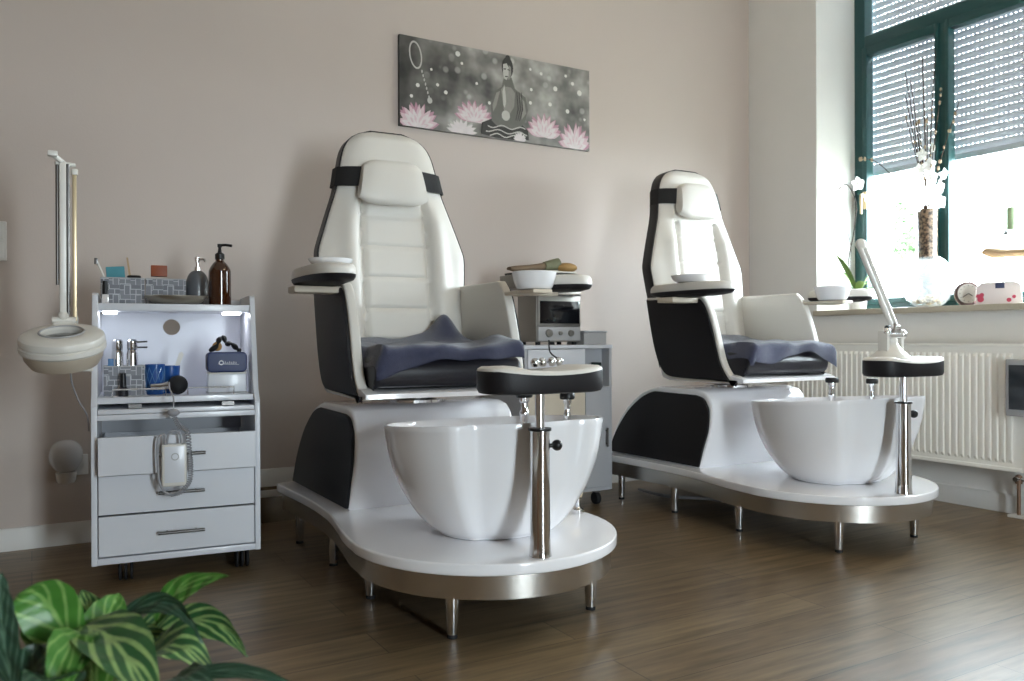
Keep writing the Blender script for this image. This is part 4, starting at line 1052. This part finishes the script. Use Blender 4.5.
# vase with dried branches
vs = thing('branch_vase', 'tall brown mottled vase of dried branches on the sill', 'vase', (4.115, 2.675, Zs)); vs.scale = (.9, .9, 1)
mb('vase_brown').lathe(smooth2([(0, 0), (.052, 0), (.056, .02), (.053, .25), (.056, .50), (.058, .52)], 5)+[(.053, .52), (.049, .25), (.047, .02), (0, .02)], seg=36).build('vase', vs)
tw_ = mb('twig'); bl = []; rs = random.Random(11)
for k in range(13):
    ty = rs.uniform(-.10, .14); tx = rs.uniform(-.10, .02); hh = rs.uniform(1.0, 1.36)
    if k == 11: ty, hh = -.20, 1.05
    if k == 12: ty, hh = -.14, 1.12
    pts = [(0, ty*.1, .30), (tx*.2, ty*.2+rs.uniform(-.01, .01), .62), (tx*.6, ty*.55, .62+(hh-.62)*.5), (tx, ty, hh)]
    P_ = smoothpath(pts, 6); tw_.tube(P_, [.0042-.0020*i/len(P_) for i in range(len(P_))], 6)
    for q in range(9):
        i = rs.randint(7, len(P_)-1)
        if (P_[i].z < 1.10 and q < 3) or k > 10: bl.append((P_[i]+Vector((rs.uniform(-.004, .004), rs.uniform(-.005, .005), 0)), rs.uniform(.005, .008)))
P_ = smoothpath([(0, .02, .48), (-.01, .10, .60), (-.02, .22, .74), (-.03, .32, .83), (-.03, .40, .86), (-.03, .44, .865)], 6)
tw_.tube(P_, [.0035-.002*i/len(P_) for i in range(len(P_))], 6)
for i in (20, 24, 27, 29): bl.append((P_[i], .008))
tw_.build('branches', vs)
for p_, r_ in bl: mb('bud').ball(p_, r_, 8, (1, 1, 1.6)).build('bud', vs)
def flower(b, c, r, yaw, pitch, rs):
    mt = Matrix.Translation(c) @ Matrix.Rotation(yaw, 4, 'Z') @ Matrix.Rotation(pitch, 4, 'Y')
    for k in range(5):
        a = 2*PI*k/5+rs.uniform(-.1, .1); m2 = mt @ Matrix.Rotation(a, 4, 'X')
        V = []
        for i in range(5):
            row = []
            for j in range(5):
                u = i/4; v = -1+j/2; w = r*.62*sin(PI*min(1, u*.85+.12))
                row.append(b.bm.verts.new(m2 @ Vector((-.25*r*u*u+.12*r*v*v, v*w*.7, u*r))))
            V.append(row)
        for i in range(4):
            for j in range(4): b.face((V[i][j], V[i+1][j], V[i+1][j+1], V[i][j+1]))
    b.ball(mt @ Vector((-.1*r, 0, 0)), r*.14, 8)
rs = random.Random(5)
fl = [(-.05, .04, .66, .042), (-.06, .0, .62, .045), (-.05, -.06, .68, .042), (-.04, -.10, .62, .045), (-.07, -.03, .57, .042), (-.06, .06, .58, .042), (-.05, -.11, .55, .042), (-.05, .02, .73, .04), (-.04, -.04, .75, .042), (-.07, .03, .54, .04), (-.03, -.12, .69, .035), (-.05, .0, .81, .034), (-.03, -.05, .84, .03)]
for k, (x, y, z, r) in enumerate(fl):
    f = mb('petal_white'); flower(f, Vector((x, y, z)), r, rs.uniform(-.4, .6), rs.uniform(-.3, .3), rs); f.build('blossom', vs, fix=False)
# orchid with its green leaves
oc = thing('orchid', 'white orchid in a small pot at the left end of the sill', 'orchid', (4.0, 3.02, Zs))
mb('ceramic').lathe([(0, 0), (.045, 0), (.055, .09), (.051, .09), (.044, .02), (0, .02)], seg=28).m('soil').lathe([(0, .08), (.05, .08), (0, .079)], seg=20).build('pot', oc)
lf = mb('leaf_green')
for k, (a, ln, el) in enumerate(((.3, .16, .5), (1.2, .15, .7), (2.2, .17, .6), (3.0, .16, .9), (4.0, .15, .5), (5.1, .17, .8), (5.7, .14, .4))):
    def lfn(u, v):
        s_ = ln*u; w = .022*sin(PI*min(1, u*.9+.1))*(2*v-1); z = .085+ln*el*2.4*u-ln*.8*u*u
        return (cos(a)*s_-sin(a)*w, sin(a)*s_+cos(a)*w, z+.006*(2*v-1)**2)
    lf.sheet(lfn, 10, 4)
lf.build('leaves', oc, fix=False)
sp_ = mb('twig').tube(smoothpath([(0, 0, .08), (-.01, .05, .25), (0, .02, .45), (-.01, .0, .60), (-.02, .05, .71), (-.03, .10, .69)], 6), .003, 6)
sp_.tube(smoothpath([(0, 0, .08), (.0, .06, .2), (.0, .10, .32), (0, .13, .44)], 5), .002, 6).tube(smoothpath([(0, .02, .08), (.0, .05, .2), (.0, .04, .35), (0, .07, .46)], 5), .002, 6).build('stem', oc)
rs = random.Random(9)
for (x, y, z, r) in ((-.03, -.03, .70, .042), (-.03, .07, .68, .038), (-.03, .115, .665, .028), (-.02, -.09, .62, .03)):
    f = mb('petal_white'); flower(f, Vector((x, y, z)), r, rs.uniform(-.3, .5), rs.uniform(-.3, .3), rs); f.build('blossom', oc, fix=False)
# glass bowl with shells
gb = thing('glass_bowl', 'clear round glass bowl of shells before the tall vase', 'glass bowl', (3.948, 2.566, Zs)); gb.scale = (.86, .86, .93)
gpo = smooth2([(0, 0), (.06, .0), (.115, .045), (.138, .115), (.130, .19), (.098, .25), (.072, .272)], 5)
gpi = [(r*.975, z*.98+.004) for r, z in gpo[::-1]]
mb('clear').lathe(gpo+gpi, seg=48).build('bowl', gb)
sl = mb('shells'); rs = random.Random(2)
for k in range(60):
    a = rs.uniform(0, 2*PI); q = rs.uniform(0, .085); sl.ball((q*cos(a), q*sin(a), .024+rs.uniform(0, .045)*(1-q/.12)), rs.uniform(.010, .018), 7, (1, .8, .6))
o = sl.build('shells', gb); o['kind'] = 'stuff'
# clock
ck = thing('mantel_clock', 'small round table clock with brown frame on the sill', 'clock', (3.94, 2.352, Zs), rz=rad(-52)); ck.scale = (.86, .86, .9)
def cyl(b, r, y0, y1, c, seg=40): return b.lathe([(0, y0), (r, y0), (r, y1), (0, y1)], seg=seg, mtx=Matrix.Translation(c) @ Matrix.Rotation(PI/2, 4, 'X'))
c = mb('clock_wood'); c.lathe([(.052, 0), (.064, 0), (.067, .006), (.067, .030), (0, .032), (0, .010), (.052, .010), (.052, 0)], seg=44, mtx=Matrix.Translation((0, .016, .066)) @ Matrix.Rotation(PI/2, 4, 'X') @ Matrix.Rotation(PI, 4, 'X'))
c.box((-.045, -.014, 0), (.045, .014, .012), .003); c.build('case', ck)
cyl(mb('clock_face'), .0525, 0, .002, (0, .0065, .066)).build('dial', ck)
cyl(mb('clock_face'), .0525, 0, .002, (0, -.012, .066)).build('dial', ck)
hnd = mb('black_plastic')
for ang, ln in ((125, .026), (-125, .036)):
    a = rad(ang); hnd.tube([(0, -.0155, .066), (ln*sin(a), -.0155, .066+ln*cos(a))], .0018, 6)
for k in range(12):
    a = 2*PI*k/12; hnd.tube([(.040*sin(a), -.0145, .066+.040*cos(a)), (.046*sin(a), -.0145, .066+.046*cos(a))], .0012, 5)
hnd.build('hands', ck)
# tissue box
tb = thing('tissue_box', 'white flowered carton with dark blue mark at the right of the sill', 'box', (3.95, 2.21, Zs), rz=rad(-60))
mb('box_white').prism([(-.095, 0), (.095, 0), (.088, .095), (.06, .108), (-.07, .104), (-.09, .085)], 'y', -.05, .05, .004).build('carton', tb)
f = mb('box_red')
for x, z, r in ((-.075, .025, .014), (-.070, .045, .010), (-.085, .04, .009), (.04, .02, .010), (.06, .035, .008)): cyl(f, r, 0, .001, (x, -.0503, z), 14)
f.build('flower_print', tb)
mb('box_navy').box((-.015, -.0515, .075), (.022, -.0505, .10)).build('mark', tb, smooth=0)
# hanging shelf in front of the right pane
hs = thing('window_shelf', 'narrow glass shelf fixed before the right window pane', 'shelf', (4.13, 2.10, 1.318))
mb('clear').box((-.04, -.25, 0), (.045, .235, .006), .002).build('shelf', hs)
for ya in (-.2, .19): mb('dark_steel').box((.040, ya, -.01), (.0465, ya+.02, .02)).build('bracket', hs)
tag(mb('candle_green').lathe([(0, 0), (.022, 0), (.022, .105), (.018, .11), (0, .108)], seg=24).build('green_candle', None, (4.125, 2.245, 1.3245)), 'green candle on the glass shelf before the right pane', 'candle')
dw = tag(mb('tan_wood').loft([[(.03*cos(a), y, .014*sin(a)*s_+zc) for a in [2*PI*k/12 for k in range(12)]] for y, s_, zc in ((-.32, 1.2, .0), (-.1, 1.5, .0), (.05, 1.4, .006), (.11, 2.0, .014), (.145, 1.6, .020), (.158, .7, .018))]).build('driftwood', None, (4.115, 2.215, 1.205)), 'piece of pale driftwood hanging low before the right pane', 'driftwood')
for y_ in (-.25, .10): mb('twig').tube([(0, y_, .008), (0, y_, .1128)], .0012, 6).build('hanging_cord', dw)

# ------------------------------------------------------------------ cables under the platforms
def floorcable(pts, label, r=.005):
    return tag(mb('cable').tube(smoothpath(pts, 8), r, 8).build('power_cable'), label, 'cable', 'cables under the platforms')
floorcable([(1.02, 3.05, .006), (1.10, 2.8, .006), (1.0, 2.72, .006), (.98, 2.84, .008), (1.12, 2.92, .006), (1.18, 2.76, .012), (1.05, 2.70, .012), (1.0, 2.62, .006), (1.2, 2.5, .006)], 'grey cable coiled on the floor under the nearer chair')
floorcable([(2.75, 3.4, .012), (2.72, 3.15, .02), (2.85, 2.98, .02), (2.95, 2.8, .012), (3.05, 2.7, .006)], 'grey cable on the floor under the farther chair', .008)

# ------------------------------------------------------------------ potted plant in the foreground
pl = thing('potted_plant', 'variegated green leafy plant in the left foreground', 'plant', (.07, 1.13, 0))
mb('pot_clay').lathe([(0, 0), (.085, 0), (.09, .01), (.115, .19), (.122, .19), (.122, .215), (.108, .215), (.1, .18), (0, .18)], seg=36).m('soil').lathe([(0, .192), (.104, .192), (0, .19)], seg=28).build('pot', pl)
LV = {
 'A': [(.027, 1.141, .425), (.017, 1.147, .465), (.006, 1.188, .499), .030, 'leaf_bright'],
 'A2': [(.045, 1.131, .42), (.013, 1.126, .492), (-.014, 1.142, .500), .034, 'leaf_bright'],
 'B': [(.059, 1.145, .415), (.063, 1.166, .452), (.055, 1.194, .480), .026, 'leaf_striped'],
 'B2': [(.06, 1.122, .42), (.082, 1.144, .458), (.096, 1.16, .478), .024, 'leaf_bright'],
 'C': [(.144, 1.212, .408), (.173, 1.172, .470), (.221, 1.108, .495), .017, 'leaf_bright'],
 'D': [(.086, 1.176, .430), (.142, 1.097, .476), (.174, 1.032, .440), .013, 'leaf_dark'],
 'E': [(.139, 1.20, .405), (.200, 1.135, .432), (.237, 1.078, .396), .022, 'leaf_striped'],
 'F': [(.055, 1.125, .455), (.085, 1.029, .452), (.117, .949, .405), .036, 'leaf_striped'],
 'G': [(.109, 1.149, .365), (.150, 1.088, .424), (.192, 1.043, .388), .032, 'leaf_striped'],
 'H': [(.145, 1.081, .383), (.211, .999, .412), (.272, .940, .394), .009, 'leaf_dark'],
 'I': [(-.02, 1.115, .40), (-.030, 1.092, .49), (-.029, 1.093, .54), .019, 'leaf_dark'],
 'J': [(-.013, 1.129, .38), (.008, 1.094, .432), (.028, 1.106, .442), .026, 'leaf_dark'],
 'K': [(.028, 1.117, .37), (.017, 1.031, .430), (-.011, 1.001, .42), .030, 'leaf_dark'],
 'L': [(.113, 1.207, .395), (.15, 1.208, .418), (.199, 1.192, .416), .016, 'leaf_striped'],
 'M': [(.071, 1.115, .37), (.047, 1.071, .440), (.026, 1.026, .405), .030, 'leaf_bright'],
 'N': [(.127, 1.025, .386), (.148, .955, .432), (.173, .894, .40), .018, 'leaf_dark'],
 'O': [(.059, 1.099, .450), (.037, 1.054, .456), (.015, 1.031, .40), .024, 'leaf_bright'],
 'Q': [(.099, 1.192, .408), (.133, 1.172, .414), (.169, 1.127, .404), .016, 'leaf_striped'],
}
stm = mb('leaf_green')
for k, (a, b_, c_, w, m_) in LV.items():
    a, b_, c_ = Vector(a), Vector(b_), Vector(c_); off_ = Vector((.07, 1.13, 0))
    ctrl = 2*b_-(a+c_)/2
    side_ = (c_-a).cross(Vector((-.35, -1, .25)) if k not in 'FGKNOM' else Vector((-.1, -.5, .9))).normalized()
    nrm = side_.cross((c_-a).normalized())
    def lf_(u, v, d=0):
        p = a*(1-u)**2+ctrl*2*u*(1-u)+c_*u*u
        ww = w*(sin(PI*min(1, u**.75*.96+.04)))**.85
        s_ = 2*v-1
        return p+side_*s_*ww+nrm*(abs(s_)*ww*.35+d+.0015*sin(u*30+s_*4))-off_
    f = MB(); f.m(m_); f.sheet(lambda u, v: lf_(u, v), 22, 10, uvs=True)
    f.build('leaf', pl, fix=False, smooth=80)
    base = Vector((a.x*.4+.07*.6, a.y*.4+1.13*.6, .19))
    stm.tube(smoothpath([base-off_, (base+a)/2-off_+Vector((0, 0, .02)), a-off_], 5), .003, 7)
stm.build('stem', pl)

# ------------------------------------------------------------------ tree and house outside
tr_ = thing('garden_tree', 'sunlit green tree outside behind the left pane', 'tree', (9.6, 6.55, -.55))
mb('twig').tube([(0, 0, 0), (.05, 0, 1.2), (0, .05, 2.6)], [.05, .04, .02], 10).build('trunk', tr_)
fo = mb('foliage'); rs = random.Random(4)
for k in range(900):
    a = rs.uniform(0, 2*PI); q = rs.random()**.5; z = 2.42+.85*rs.random(); rr_ = .30*math.sqrt(max(.05, 1-((z-2.85)/.46)**2))*q
    c = Vector((rr_*cos(a), rr_*sin(a), z)); n1 = Vector((rs.uniform(-1, 1), rs.uniform(-1, 1), rs.uniform(-1, 1))).normalized(); n2 = n1.orthogonal().normalized(); s_ = rs.uniform(.04, .08)
    fo.face([fo.bm.verts.new(c+v) for v in (n1*s_, n2*s_*.5, -n1*s_, -n2*s_*.5)])
o = fo.build('foliage', tr_, smooth=0, fix=False); o['kind'] = 'stuff'

# ------------------------------------------------------------------ light
w = bpy.data.worlds.new('sky'); bpy.context.scene.world = w; w.use_nodes = True
bg = w.node_tree.nodes['Background']; bg.inputs['Color'].default_value = (.88, .95, 1.04, 1); bg.inputs['Strength'].default_value = 44
def portal(name, y0, y1, z0, z1):
    l = bpy.data.lights.new(name, 'AREA'); l.shape = 'RECTANGLE'; l.size = z1-z0; l.size_y = y1-y0; l.cycles.is_portal = True
    o = bpy.data.objects.new(name, l); C.objects.link(o); o.location = (XO+.02, (y0+y1)/2, (z0+z1)/2); o.rotation_euler = (0, PI/2, 0)
portal('sky_portal', WY0, WY1, WZ0, WZ1)
l3 = bpy.data.lights.new('sky_portal', 'AREA'); l3.shape = 'RECTANGLE'; l3.size = UX1-UX0; l3.size_y = 2.12; l3.cycles.is_portal = True
o3 = bpy.data.objects.new('sky_portal', l3); C.objects.link(o3); o3.location = ((UX0+UX1)/2, YB-T-.02, 1.06); o3.rotation_euler = (PI/2, 0, 0)
# warm ceiling lamp
cl_ = thing('ceiling_lamp', 'round white ceiling lamp above the room centre', 'ceiling lamp', (2.5, 1.5, ZC))
mb('lamp_white').lathe([(0, 0), (.16, 0), (.17, -.02), (0, -.02)], seg=40).build('base', cl_)
M['shade'] = mat('lamp_shade', 'FFF3E0', .5, emit='FFE0B4', es=16)
mb('shade').lathe(smooth2([(.165, -.02), (.20, -.05), (.17, -.10), (.09, -.13), (0, -.135)], 5), seg=40).build('shade', cl_, smooth=60)

# ------------------------------------------------------------------ camera
yaw, pit, rol = .5276944897333045, -.0015696735441714015, -.0034366524120311524
F = Vector((sin(yaw)*cos(pit), cos(yaw)*cos(pit), sin(pit))); r0 = Vector((cos(yaw), -sin(yaw), 0)); u0 = r0.cross(F)
Rv = r0*cos(rol)+u0*sin(rol); Uv = -r0*sin(rol)+u0*cos(rol)
cam = bpy.data.cameras.new('camera'); co = bpy.data.objects.new('camera', cam); C.objects.link(co)
mx = Matrix.Identity(4)
for i in range(3): mx[i][0] = Rv[i]; mx[i][1] = Uv[i]; mx[i][2] = -F[i]
mx[2][3] = .8
co.matrix_world = mx
cam.sensor_width = 36; cam.lens = 825.41/1024*36; cam.clip_start = .05
cam.dof.use_dof = True; cam.dof.focus_distance = 2.7; cam.dof.aperture_fstop = 5.0
sc = bpy.context.scene; sc.camera = co
sc.view_settings.view_transform = 'Standard'; sc.view_settings.look = 'None'; sc.view_settings.gamma = 1
sc.view_settings.use_curve_mapping = False; sc.view_settings.exposure = .14
sc.cycles.use_denoising = True
sc.cycles.max_bounces = 10; sc.cycles.diffuse_bounces = 6; sc.cycles.transparent_max_bounces = 12
sc.cycles.sample_clamp_indirect = 8; sc.cycles.caustics_reflective = False; sc.cycles.caustics_refractive = False
